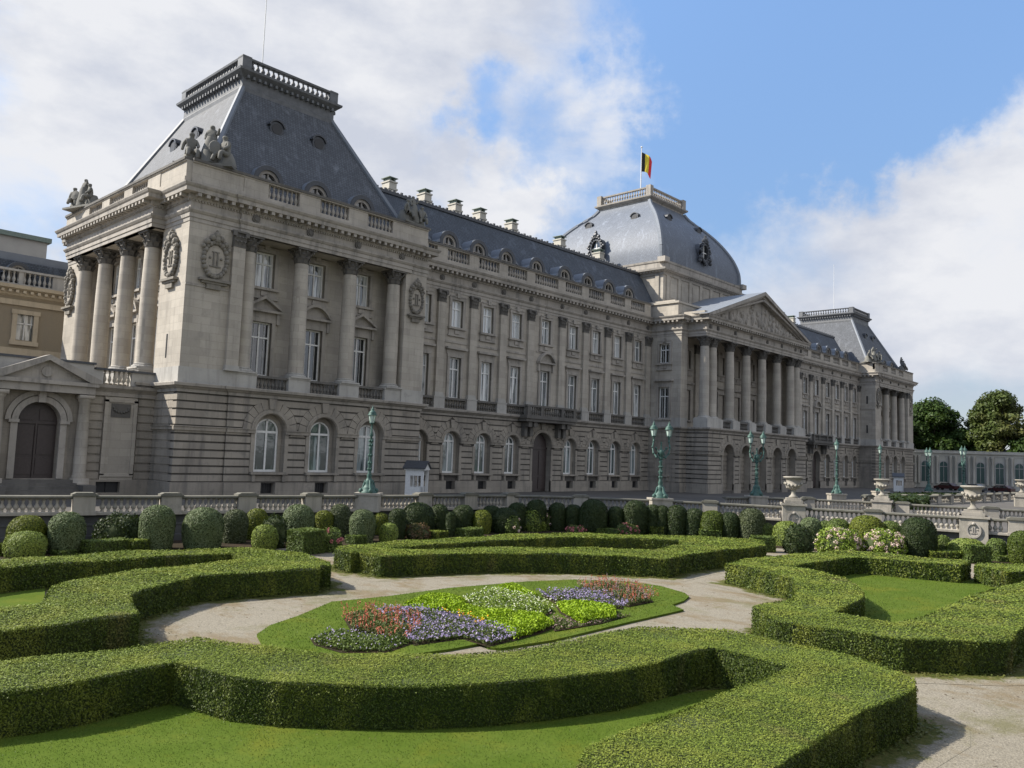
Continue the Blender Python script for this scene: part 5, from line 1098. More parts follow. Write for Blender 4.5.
def lantern_meshes():
    g = MB(); g.lathe(0, 0, [(0, .12), (.15, .12), (.27, .62), (0, .62)], 6); gm = g.mesh('lantern', 'lampglass')
    f = MB(); f.lathe(0, 0, [(.0, -.1), (.08, -.05), (.06, .03), (.17, .08), (.17, .13)], 8)
    for i in range(6): a = i*math.pi/3; f.tube((.155*math.cos(a), .155*math.sin(a), .12), (.28*math.cos(a), .28*math.sin(a), .63), .018, .018, 5)
    f.lathe(0, 0, [(.34, .6), (.34, .66), (.28, .7), (.3, .76), (.16, .9), (.1, .93), (.14, 1.0), (.06, 1.06), (.03, 1.2), (0, 1.25)], 8); return gm, f.mesh('lantern_frame', 'verdigris', True)
LG_, LF_ = lantern_meshes(); POST1, POST2 = post_mesh(4.35), post_mesh(4.1)
def lamp(x, y, z, rz, double, label, ped=True, s=1.):
    if ped:
        q = MB(); q.T = lambda u, o, z_: (u, o, z_); q.box(-.75, .75, -.6, .6, 0, z-.14); q.box(-.82, .82, -.67, .67, z-.14, z); q.box(-.8, .8, -.65, .65, 0, .2)
        o = q.build('lamp_pedestal', 'garden'); o.location = (x, y, 0); o.rotation_euler.z = rz; tag(o, 'stone block under the '+label.replace('double lantern ', '').replace('single lantern ', '').replace(' on the balustrade', ''), 'pedestal')
    e = empty('lamp_post', (x, y, z), rz, label=label, cat='lamp post', group='green bronze lamp posts'); e.scale = (s*.85, s*.85, s) if not double else (s*.93, s*.85, s)
    if not double:
        ob('post', POST1, e); l = ob('lantern', LG_, e, (0, 0, 4.35)); ob('lantern_frame', LF_, l)
    else:
        ob('post', POST2, e); b = MB()
        for s_ in (-1, 1):
            pts = [(0, 3.0), (s_*.35, 2.95), (s_*.62, 3.25), (s_*.7, 3.7), (s_*.62, 4.1), (s_*.62, 4.35)]
            for p0, p1 in zip(pts[:-1], pts[1:]): b.tube((p0[0], 0, p0[1]), (p1[0], 0, p1[1]), .06, .055, 7); b.ball((p1[0], 0, p1[1]), .09, 1, 6)
            pts = [(s_*.35, 2.95), (s_*.2, 3.35), (s_*.42, 3.6)]
            for p0, p1 in zip(pts[:-1], pts[1:]): b.tube((p0[0], 0, p0[1]), (p1[0], 0, p1[1]), .05, .04, 6)
            b.ball((s_*.42, 0, 3.62), .1, 1, 6)
        b.ball((0, 0, 3.3), .24, 1.2, 8); b.build('bracket', 'verdigris', e, True)
        for s_ in (-1, 1): l = ob('lantern', LG_, e, (s_*.62, 0, 4.38)); ob('lantern_frame', LF_, l)
VA = -YAW
lamp(7.1, -12.75, 1.16, VA, False, 'single lantern green lamp post on the balustrade before the near left pavilion')
lamp(26.2, -22.25, 1.16, VA+.1, True, 'double lantern green lamp post before the recess beside the portico')
lamp(41.0, -22.4, 1.16, VA+.15, True, 'double lantern green lamp post in front of the portico arches')
lamp(58.3, -22.5, 1.16, VA, False, 'single lantern pale green lamp post in front of the right hand wing')
lamp(75.5, -20.9, 1.16, VA, False, 'darker green lamp post standing behind the second urn')
lamp(88.0, -22.6, 1.16, VA+1.45, True, 'green lamp post in front of the start of the curved arcade')
lamp(98.1, -24.1, 1.16, VA+.75, True, 'double lantern lamp post left of the largest urn, before the arcade windows', s=1.1)

# ------------------------------------------------------------ sentry boxes, cars
def sentry(x, y, rz, label):
    e = empty('sentry_box', (x, y, 0), rz, label=label, cat='sentry box', group='white sentry boxes'); T = lambda u, o, z: (u, -o, z)
    b = MB(); b.T = T; w, d, h = .85, .75, 2.35
    b.box(-w, w, -d, -d+.08, 0, h); b.box(-w, -w+.08, -d+.08, d, 0, 1.0); b.box(-w, -w+.08, -d+.08, -d+.4, 1, h); b.box(w-.08, w, -d+.08, d, 0, 1.0); b.box(w-.08, w, -d+.08, -d+.4, 1, h); b.box(-w, w, -d, d, 0, .1)
    for u in (-w, w-.2): b.box(u, u+.2, d-.2, d+.02, 0, h)
    for u in (-w-.01, w-.07): b.box(u, u+.08, -d+.4, d-.1, 1.9, h)
    for u in (-w, w-.08):
        for k in range(2): b.box(u, u+.07, -.1+k*.35, -.05+k*.35, 1, 1.95)
    b.box(-w-.1, w+.1, -d-.1, d+.1, h, h+.14); b.build('cabin', 'white', e)
    b = MB(); b.T = T; b.prism([(-w-.1, h+.14), (w+.1, h+.14), (0, h+.62)], d-.05, d+.08); b.prism([(-w-.1, h+.14), (w+.1, h+.14), (0, h+.62)], -d, -d+.05); b.build('gable', 'white', e)
    b = MB(); b.T = T
    for s_ in (-1, 1): b.prism([(s_*(w+.25), h+.1), (s_*(w+.25), h+.2), (0, h+.78), (0, h+.66)], -d-.2, d+.2)
    b.build('roof', 'leadroof', e); return e
sentry(19.3, -3.0, R(35), 'white sentry box with a grey gabled roof beside the near left pavilion')
sentry(120.5, -8.5, R(20), 'small distant white sentry box in front of the far right pavilion')
def car(x, y, rz, mt, label):
    e = empty('parked_car', (x, y, 0), rz, label=label, cat='car', group='cars parked before the arcade'); T = lambda u, o, z: (u, o, z)
    b = MB(); b.T = T; b.prism([(-2.1, .3), (2.1, .3), (2.15, .75), (1.2, .9), (.6, 1.4), (-1.0, 1.42), (-1.7, .95), (-2.1, .9)], -.85, .85); b.build('body', mt, e)
    b = MB(); b.T = T; b.prism([(1.0, .95), (.55, 1.33), (-.95, 1.35), (-1.5, .96)], -.87, .87); b.build('windows', 'glassdark', e)
    for u in (-1.3, 1.3):
        for o in (-.9, .7): b = MB(); b.T = T; b.prism([(u+.32*math.cos(a), .32+.32*math.sin(a)) for a in [2*math.pi*i/12 for i in range(12)]], o, o+.2); b.build('wheel', 'rubber', e)
car(150, -8, R(75), 'car_red', 'dark red car parked before the arcade, leftmost of three'); car(151, -12.5, R(75), 'car_grey', 'grey car parked between two dark red cars before the arcade'); car(152, -17, R(75), 'car_red', 'dark red car parked before the arcade, rightmost of three')

# ------------------------------------------------------------ garden layout (metres)
HEDGE = {'W': [[-17.46,-21.6],[-15.57,-21.25],[-13.55,-21.16],[-10.98,-21.23],[-8.24,-21.63],[-6.47,-22.62],[-5.56,-24.33],[-5.55,-25.84],[-5.95,-27.87],[-6.46,-28.69],[-6.81,-28.48],[-7.31,-29.23],[-7.98,-28.96],[-9.8,-28.66],[-11.48,-28.38],[-12.87,-29.2],[-14.11,-30.15],[-14.7,-30.76],[-15.22,-32.26],[-15.55,-33.44],[-16.52,-33.43],[-17.49,-33.59],[-18.72,-33.47],[-19.92,-33.68],[-19.35,-30.89],[-18.02,-30.76],[-17.22,-30.82],[-16.85,-30.21],[-16.1,-28.36],[-15.24,-27.39],[-14.3,-26.68],[-12.79,-26.09],[-10.25,-25.73],[-9.44,-25.75],[-8.94,-25.73],[-8.21,-24.99],[-7.89,-23.74],[-10.38,-23.22],[-12.84,-23.21],[-14.5,-23.13],[-16.1,-23.29],[-17.94,-23.95]],'F': [[-21.35,-36.18],[-20.47,-36.37],[-19.48,-36.4],[-17.93,-36.8],[-16.88,-36.74],[-15.56,-36.78],[-15.21,-37.67],[-14.63,-38.83],[-14.08,-39.95],[-12.64,-41.19],[-11.76,-41.73],[-10.97,-41.99],[-9.97,-42.23],[-8.57,-42.41],[-7.11,-42.33],[-6.03,-42.47],[-5.38,-43.11],[-4.54,-44.2],[-4.48,-45.13],[-4.62,-45.72],[-4.52,-46.72],[-4.54,-47.46],[-4.81,-47.9],[-5.4,-48.9],[-5.78,-49.3],[-6.56,-49.5],[-7.14,-49.46],[-8.83,-49.34],[-10.67,-49.38],[-12.31,-49.48],[-14.25,-49.66],[-16.06,-48.05],[-14.37,-47.15],[-13.42,-47.09],[-12.15,-47.05],[-11.62,-47.08],[-10.25,-47.06],[-8.78,-47.03],[-6.97,-47.06],[-6.76,-46.06],[-6.66,-45.05],[-7.14,-44.93],[-8.81,-44.89],[-10.16,-44.75],[-11.75,-44.24],[-13.04,-43.65],[-14.12,-42.94],[-14.85,-42.34],[-15.25,-41.93],[-16.01,-41.13],[-16.55,-40.25],[-16.76,-39.3],[-16.94,-38.52],[-17.78,-38.62],[-18.73,-38.74],[-19.54,-38.66],[-20.02,-38.5],[-20.85,-38.26],[-21.63,-37.98]],'B': [[-3.47,-24.59],[-3.53,-25.88],[-3.16,-25.94],[-3.17,-27.5],[-0.99,-28.13],[1.56,-29.01],[4.46,-31.1],[6.09,-32.87],[7.56,-34.74],[10.5,-34.4],[14.76,-34.51],[17.64,-34.59],[20.16,-33.18],[19.31,-30.95],[17.86,-28.98],[14.83,-26.53],[12.26,-24.65],[8.88,-23.59],[5.06,-23.65],[1.64,-23.43],[-0.84,-23.55],[-2.67,-23.81]],'R': [[8.4,-37.16],[10.2,-36.92],[13.91,-37.25],[15.54,-37.31],[17.46,-37.49],[18.95,-38.1],[19.8,-38.82],[20.28,-39.68],[20.01,-40.37],[20.23,-42.08],[20.92,-43.8],[18.27,-44.0],[17.84,-42.55],[17.45,-41.07],[17.15,-40.03],[16.7,-39.68],[13.28,-39.37],[10.35,-39.29],[10.21,-40.09],[9.36,-41.24],[8.98,-42.17],[7.41,-43.19],[5.71,-44.1],[3.99,-44.68],[1.96,-44.85],[0.64,-44.98],[0.44,-45.67],[0.47,-46.32],[0.53,-46.83],[1.4,-46.92],[2.54,-47.03],[4.64,-46.99],[7.77,-46.87],[9.79,-46.9],[11.85,-47.02],[14.75,-47.29],[21.39,-48.24],[11.16,-49.73],[5.53,-49.51],[2.95,-49.53],[0.7,-49.68],[-0.12,-49.12],[-1.51,-47.69],[-1.72,-46.79],[-1.89,-45.84],[-2.07,-44.44],[-0.72,-43.03],[0.28,-42.93],[1.74,-43.1],[2.57,-43.0],[4.5,-42.11],[6.83,-40.97],[7.34,-39.62],[8.07,-38.4]],'R2': [[19.21,-44.39],[20.6,-44.23],[21.97,-45.89],[23.87,-47.88],[20.47,-48.38],[19.45,-47.01],[17.69,-46.06],[18.39,-45.23]]}
HB_hole = [[-1.07,-25.3],[1.44,-25.25],[4.63,-25.51],[6.76,-25.6],[10.68,-26.24],[14.02,-28.82],[15.24,-30.59],[13.53,-31.82],[9.68,-32.36],[7.1,-29.76],[4.32,-27.89],[2.8,-27.37],[1.05,-26.83],[-0.58,-26.55]]
LAWN = {'W': [[-19.0,-29.49],[-17.91,-24.14],[-16.12,-23.66],[-14.63,-23.25],[-15.97,-27.7],[-17.85,-30.37]],'bed': [[-12.49,-34.04],[-11.62,-33.24],[-10.18,-32.51],[-8.04,-31.16],[-5.91,-31.43],[-2.73,-31.37],[0.99,-32.01],[3.22,-32.84],[4.8,-34.55],[4.99,-36.04],[4.32,-37.6],[3.7,-38.16],[2.69,-38.54],[1.57,-38.72],[1.09,-39.51],[-2.35,-39.55],[-6.28,-39.69],[-8.25,-39.43],[-8.4,-39.13],[-8.21,-38.7],[-9.38,-38.65],[-10.41,-38.47],[-12.09,-38.31],[-13.32,-37.56],[-13.17,-35.67]],'F': [[-22.51,-37.4],[-20.62,-37.48],[-19.77,-37.79],[-18.25,-38.42],[-16.77,-38.28],[-16.03,-40.46],[-14.15,-42.44],[-11.45,-44.02],[-9.34,-44.75],[-7.49,-45.14],[-6.24,-45.76],[-5.92,-46.84],[-8.71,-48.06],[-11.97,-48.83],[-17.4,-50.23],[-20.49,-48.98],[-22.87,-45.03]],'R': [[10.82,-39.03],[17.29,-39.74],[20.17,-43.51],[19.95,-48.43],[10.42,-48.12],[1.19,-48.1],[1.18,-45.0],[3.25,-42.82]]}
BED = {'purpleA': [[-7.93,-33.66],[-6.86,-34.42],[-6.8,-35.81],[-6.78,-37.05],[-7.0,-38.59],[-7.54,-39.05],[-8.36,-39.1],[-8.29,-37.99],[-9.84,-37.76],[-8.97,-36.32]],'redA': [[-9.32,-33.77],[-8.31,-33.6],[-8.11,-35.51],[-9.24,-36.96],[-10.16,-37.51],[-10.11,-36.62],[-10.23,-35.46]],'lowA': [[-11.62,-35.48],[-10.48,-35.27],[-10.11,-36.62],[-9.72,-37.54],[-10.97,-37.9],[-11.85,-37.22],[-11.93,-36.15]],'limeA': [[-6.75,-33.41],[-5.26,-32.81],[-4.36,-32.93],[-4.44,-34.11],[-5.42,-34.8],[-5.35,-35.93],[-4.84,-37.02],[-6.72,-38.35],[-6.56,-36.84],[-6.23,-35.19],[-6.86,-34.42]],'limeB': [[-4.93,-36.75],[-4.09,-37.36],[-4.92,-38.61],[-5.99,-38.89],[-7.33,-39.05],[-6.91,-38.37]],'limeC': [[-1.51,-32.9],[-0.75,-33.09],[-1.66,-35.04],[-2.47,-35.23],[-2.07,-33.44],[-3.03,-33.33],[-3.64,-33.43]],'limeD': [[-2.17,-36.34],[-1.24,-37.53],[-1.23,-38.22],[-2.33,-39.06],[-4.14,-39.0],[-3.09,-37.34]],'white': [[-4.3,-33.96],[-2.39,-33.22],[-2.07,-33.44],[-2.26,-35.62],[-3.09,-36.9],[-3.97,-37.34],[-4.91,-36.86],[-5.24,-35.58]],'purpleB': [[-1.03,-34.69],[0.54,-35.21],[1.13,-36.7],[-0.74,-38.12],[-1.17,-37.35],[-1.87,-36.04]],'redB': [[1.52,-34.43],[2.92,-34.76],[2.81,-36.46],[1.35,-38.01],[-0.16,-38.01],[0.64,-35.83]],'orange': [[-6.52,-35.5],[-6.2,-35.73],[-6.57,-37.02],[-7.06,-37.21]],'brownD': [[-3.96,-37.76],[-4.15,-38.99],[-2.25,-39.0],[-1.35,-39.02],[-3.4,-39.16],[-5.38,-39.0]]}
SHRUBS = [['olive',-12.28,-12.75,0.82,1.7],['light',-12.68,-14.14,0.86,1.11],['sage',-10.87,-13.56,0.79,1.88],['loose_dark',-7.73,-11.64,1.04,1.42],['sage',-6.9,-14.26,0.83,2.17],['sage',-4.85,-14.94,0.99,2.05],['sagedark',-2.34,-13.51,0.66,1.78],['olive',-0.49,-12.54,0.58,1.72],['light',-2.51,-16.96,0.65,1.27],['loose_dark',-1.65,-16.47,0.59,1.56],['sage',1.42,-13.82,0.91,2.0],['olive',3.44,-13.37,0.58,1.57],['sagedark',4.44,-13.57,0.61,1.95],['pink',-0.04,-19.32,0.52,1.12],['sage',4.05,-16.37,0.73,1.83],['olive',7.39,-13.76,0.48,1.37],['light',5.44,-17.1,0.55,1.07],['dark',6.9,-16.07,0.52,1.8],['dark',9.53,-14.82,1.07,2.03],['rust',8.03,-16.65,0.74,0.82],['dark',11.67,-14.49,0.6,1.84],['dark',10.65,-16.72,0.32,1.57],['dark',13.19,-15.23,0.75,1.82],['olive',13.92,-16.3,0.62,1.55],['dark',15.73,-15.36,0.7,1.75],['dark',15.89,-16.55,0.97,1.69],['cream',15.77,-17.22,0.55,1.14],['dark',18.02,-15.68,0.72,1.93],['dark',19.06,-16.57,0.72,2.18],['loose',18.85,-16.47,0.86,1.48],['cream',20.05,-16.65,0.44,1.17],['dark',20.54,-17.27,0.62,1.99],['dark',21.38,-18.07,0.62,1.89],['dark',21.89,-19.48,1.01,2.33],['dark',23.51,-20.27,0.62,1.85],['dark',24.29,-21.42,0.87,2.35],['dark',25.25,-22.27,0.55,2.1],['dark',25.61,-22.83,0.54,2.06],['dark',26.05,-23.8,0.72,2.15],['dark',26.67,-24.85,0.75,1.97],['olivedark',26.97,-26.1,0.89,1.91],['dark',27.51,-27.15,0.74,1.84],['sagedark',28.16,-28.47,0.91,2.19],['mid',28.54,-29.36,0.5,1.26],['red',20.11,-19.36,0.63,0.48],['red',23.08,-21.57,0.75,0.7],['light',27.36,-31.36,0.87,1.6],['loose_dark',23.43,-33.84,0.8,1.61],['sage',29.69,-31.98,0.75,1.81],['mid',30.04,-32.83,0.44,1.66],['mid',29.95,-33.73,0.77,1.87],['hydra',27.08,-34.82,1.27,1.31],['olive',30.27,-35.46,1.15,2.2],['mid',31.24,-36.6,0.69,1.9],['hydra',28.63,-37.13,1.2,1.36],['dark',29.89,-38.7,1.04,2.34],['mid',32.16,-39.47,0.45,1.21],['light',32.13,-40.85,1.04,1.14],['mid',32.18,-42.48,0.54,1.3],['olivedark',31.72,-43.98,0.81,1.91]]
BOXES = [[-1.56,-19.37,0.77,1.17],[3.19,-17.03,0.49,0.47],[9.36,-17.03,0.53,0.43],[11.81,-17.31,0.81,0.51],[22.35,-32.12,0.65,0.9],[22.02,-20.67,0.75,0.34],[25.2,-22.63,0.47,0.57],[26.46,-26.19,0.7,0.62],[30.01,-40.39,1.17,0.42],[29.44,-42.1,0.6,1.01],[31.75,-42.99,0.52,0.3],[-9.31,-14.24,1.04,0.59],[-7.8,-14.43,0.6,0.53],[-11.12,-14.25,0.44,0.18],[-13.38,-13.33,0.32,0.53]]
BEDRING = [(-11.93, -36.15), (-11.85, -37.22), (-10.97, -37.9), (-8.36, -39.1), (-3.4, -39.16), (-1.35, -39.02), (1.35, -38.01), (2.81, -36.46), (2.92, -34.76), (-0.75, -33.09), (-1.51, -32.9), (-5.26, -32.81), (-9.32, -33.77), (-11.62, -35.48)]
# ------------------------------------------------------------ garden surfaces
def offset(ring, d):
    n = len(ring); area = sum(ring[i][0]*ring[(i+1) % n][1]-ring[(i+1) % n][0]*ring[i][1] for i in range(n)); sg = 1 if area > 0 else -1; out = []
    for i in range(n):
        p0, p1, p2 = ring[i-1], ring[i], ring[(i+1) % n]
        def nr(a, c): dx, dy = c[0]-a[0], c[1]-a[1]; l = math.hypot(dx, dy)+1e-9; return (dy/l*sg, -dx/l*sg)
        a, c = nr(p0, p1), nr(p1, p2); k = 1/max(.35, 1+a[0]*c[0]+a[1]*c[1]); out.append((p1[0]+(a[0]+c[0])*k*d, p1[1]+(a[1]+c[1])*k*d))
    return out
def strip(name, ring, d, z, mt):      # a border of ground around a hedge foot
    o = offset(ring, d); n = len(ring); i_ = offset(ring, -.15); b = MB(); b.v = [(x, y, z) for x, y in o]+[(x, y, z+.0015) for x, y in i_]
    for i in range(n): j = (i+1) % n; b.f.append((i, j, j+n, i+n)); b.m.append(0)
    tag(b.build(name, mt), kind='structure')
def vstrip(ring, d, z):
    o = offset(ring, d); n = len(ring); i_ = offset(ring, -.15); b = MB(); b.v = [(x, y, z) for x, y in o]+[(x, y, z+.001) for x, y in i_]
    for i in range(n): j = (i+1) % n; b.f.append((i, j, j+n, i+n)); b.m.append(0)
    me = b.mesh('mossy_verge', 'verge'); a = me.attributes.new('edge', 'FLOAT', 'POINT'); a.data.foreach_set('value', [0.]*n+[1.15]*n); tag(ob('mossy_verge', me), kind='structure')
WALLROW = [p_ for p_ in BD if p_[0] >= -40 and p_[1] > -46]
b = MB(); b.sweep(WALLROW, [(.3, GZ+.006), (5.6, GZ+.006)], cap=False); tag(b.build('shrub_border_soil', 'soil'), kind='structure')
for k, (nm, ring) in enumerate(LAWN.items()):
    z = GZ+.05+.004*k
    if nm == 'bed':
        b = MB(); tri = tessellate_polygon([[Vector((x, y, 0)) for x, y in ring]]); n = len(ring)
        b.add([(x, y, GZ+.07) for x, y in ring]+[(x, y, GZ-.02) for x, y in ring], [tuple(t) for t in tri]+[(i, (i+1) % n, (i+1) % n+n, i+n) for i in range(n)], raw=True); tag(b.build('bed_lawn', 'lawn'), kind='structure')
    else: sheet('lawn', [ring], z, 'lawn')
for k, (nm, ring) in enumerate(HEDGE.items()): vstrip(ring, 1.0, GZ+.003+.0015*k)

def grass_blades(name, rings, z, n2, hgt, dmax=1e9):
    Pp = sample_poly(rings, n2); n = len(Pp); a = rng.uniform(0, 6.28, n); s = hgt*rng.uniform(.6, 1.3, n); w = hgt*.3
    base = np.column_stack([Pp, np.full(n, z)]); dx = np.stack([np.cos(a)*w, np.sin(a)*w, a*0], 1); lean = np.stack([rng.normal(0, .4, n)*s, rng.normal(0, .4, n)*s, s], 1)
    V = np.stack([base-dx, base+dx, base+lean+dx*.3, base+lean-dx*.3], 1).reshape(-1, 3)
    o = ob(name, mesh_np(name, V, np.arange(n*4).reshape(-1, 4), rng.uniform(0, 1, n), ['L_grass'])); tag(o, kind='stuff', label='short mown grass blades growing on the lawn', cat='grass')
M['L_grass'] = leafm('grass blades', (.065, .108, .012), (.1, .14, .022), (.09, .12, .018), .4)
M['L_verge'] = leafm('moss and dry grass', (.05, .075, .012), (.12, .14, .03), (.15, .12, .05), .5, 1.2)
grass_blades('mown_grass', [LAWN['F']], GZ+.056, 420, .02)
grass_blades('mown_grass', [LAWN['bed']], GZ+.07, 200, .03)
grass_blades('mown_grass', [LAWN['R']], GZ+.06, 130, .03)

def verge(ring, w, dens):       # ragged moss and grass growing out from a hedge foot over the gravel
    a = np.array(ring); area = sum(a[i][0]*a[(i+1) % len(a)][1]-a[(i+1) % len(a)][0]*a[i][1] for i in range(len(a))); sg = 1 if area > 0 else -1; out = []
    for p0, p1 in zip(a, np.roll(a, -1, 0)):
        l = np.linalg.norm(p1-p0)
        if l < .05: continue
        n = int(l*dens); t = rng.uniform(0, 1, n); q = p0+(p1-p0)*t[:, None]; nr = np.array([(p1-p0)[1], -(p1-p0)[0]])/l*sg
        wl = w*(.55+.3*np.sin(q[:, 0]*1.3+q[:, 1]*.7)+.3*np.sin(q[:, 0]*3.1-q[:, 1]*2.3)); d = np.abs(rng.normal(0, .5, n))*np.clip(wl, .1, 2)
        out.append(np.column_stack([q+nr*(d-.03)[:, None], GZ+.025+rng.uniform(0, .03, n)]))
    return np.concatenate(out)
for nm, ring in HEDGE.items():
    Pv = verge(ring, .5, 130); V, F_ = leaves(Pv, np.tile([0, 0, 1.], (len(Pv), 1)), .05, .3); tag(ob('verge_grass', mesh_np('verge_grass', V, F_, rng.uniform(0, 1, len(F_)), ['L_verge'])), 'moss and short grass along the foot of the hedge', 'moss', None, 'stuff')
# ------------------------------------------------------------ hedges
def hedge(nm, rings, z0, z1, label, mt='hedge', group=None, lsize=None, k=1.0, name='hedge', coremat='core', rounded=.05):
    parts = []; core = MB(); inner = [offset(rings[0], -.06)]+[offset(r, .06) for r in rings[1:]]
    tri = tessellate_polygon([[Vector((x, y, 0)) for x, y in r] for r in inner]); flat = [q for r in inner for q in r]; n = len(flat)
    core.add([(x, y, z1-.05) for x, y in flat]+[(x, y, z0) for x, y in flat], [tuple(t) for t in tri], raw=True); o_ = 0
    for r in inner:
        for i in range(len(r)): j = (i+1) % len(r); core.f.append((o_+i, o_+j, o_+j+n, o_+i+n)); core.m.append(0)
        o_ += len(r)
    Cx = np.array(flat).mean(0)
    def sz(Pp): 
        d = np.hypot(Pp[:, 0]-CAMXY[0], Pp[:, 1]-CAMXY[1]); return np.clip(d*.0013, .021, .09) if lsize is None else np.full(len(Pp), lsize)
    # top: rejection by local density
    ar = np.array(rings[0]); lo, hi = ar.min(0), ar.max(0); dens0 = 3700*k
    tot = int((hi-lo).prod()*dens0); Pp = rng.uniform(lo, hi, (tot, 2)); s = sz(Pp); keep = rng.uniform(0, 1, tot) < (.021/s)**2; Pp = Pp[keep]; s = s[keep]; ins = inpoly(Pp, rings); Pp = Pp[ins]; s = s[ins]
    und = .03*np.sin(Pp[:, 0]*1.7+Pp[:, 1]*.8)+.018*np.sin(Pp[:, 1]*2.3-Pp[:, 0]*.6)
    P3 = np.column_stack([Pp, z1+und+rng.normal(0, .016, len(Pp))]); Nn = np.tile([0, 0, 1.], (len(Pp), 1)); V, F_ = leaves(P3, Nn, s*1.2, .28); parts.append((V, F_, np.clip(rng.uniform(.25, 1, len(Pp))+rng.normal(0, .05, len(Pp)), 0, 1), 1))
    for ri, r in enumerate(rings):
        m_ = len(r); area = sum(r[i][0]*r[(i+1) % m_][1]-r[(i+1) % m_][0]*r[i][1] for i in range(m_)); sg = (1 if area > 0 else -1)*(1 if ri == 0 else -1)
        for i in range(m_):
            a, c = np.array(r[i]), np.array(r[(i+1) % m_]); l = np.linalg.norm(c-a)
            if l < .02: continue
            nrm = np.array([(c-a)[1], -(c-a)[0]])/l*sg; s0 = sz(((a+c)/2)[None])[0]; cnt = int(l*(z1-z0)*dens0*(.021/s0)**2*.9)+2
            t = rng.uniform(-.01, 1.01, cnt); Q = a+(c-a)*t[:, None]; zz = z0+(z1-z0)*rng.uniform(.02, 1.02, cnt); out = rng.normal(0, .018, cnt)-.02*np.clip((zz-z1+.12)/.12, 0, 1)
            P3 = np.column_stack([Q+nrm*out[:, None], zz]); V, F_ = leaves(P3, np.tile([*nrm, .0], (cnt, 1)), np.full(cnt, s0*1.25), .55); parts.append((V, F_, rng.uniform(0, .5, cnt)**1.2, 1))  # darker side tint: older leaves, plus the sides' shade put into the colour
    V, F_, T_, Mi = join_np(parts); cv = np.array(core.v); nb = len(cv)
    # core faces may be triangles: write as quads with a doubled vertex avoided by separate mesh parts
    e = empty(name, (float(Cx[0]), float(Cx[1]), z0), label=label, cat='hedge', group=group)
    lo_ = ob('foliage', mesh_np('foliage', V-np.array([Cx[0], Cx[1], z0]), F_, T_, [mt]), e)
    co = MB(); co.v = [(x-Cx[0], y-Cx[1], z-z0) for x, y, z in core.v]; co.f = core.f; co.m = core.m; co.build('woody_core', coremat, e)
    return e
HT = GZ+.88
HL = {'W': 'clipped box hedge curling round the small lawn at the left', 'F': 'big foreground box hedge sweeping from the left edge to a broad corner at the right', 'B': 'long double box hedge behind the flower bed, in front of the round bushes', 'R': 'large angular box hedge around the sunlit lawn at the right', 'R2': 'short box hedge at the right edge, beyond the angular hedge'}
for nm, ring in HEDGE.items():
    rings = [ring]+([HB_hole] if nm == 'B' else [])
    hedge(nm, rings, GZ, HT, HL[nm], group='clipped box hedges of the parterre')

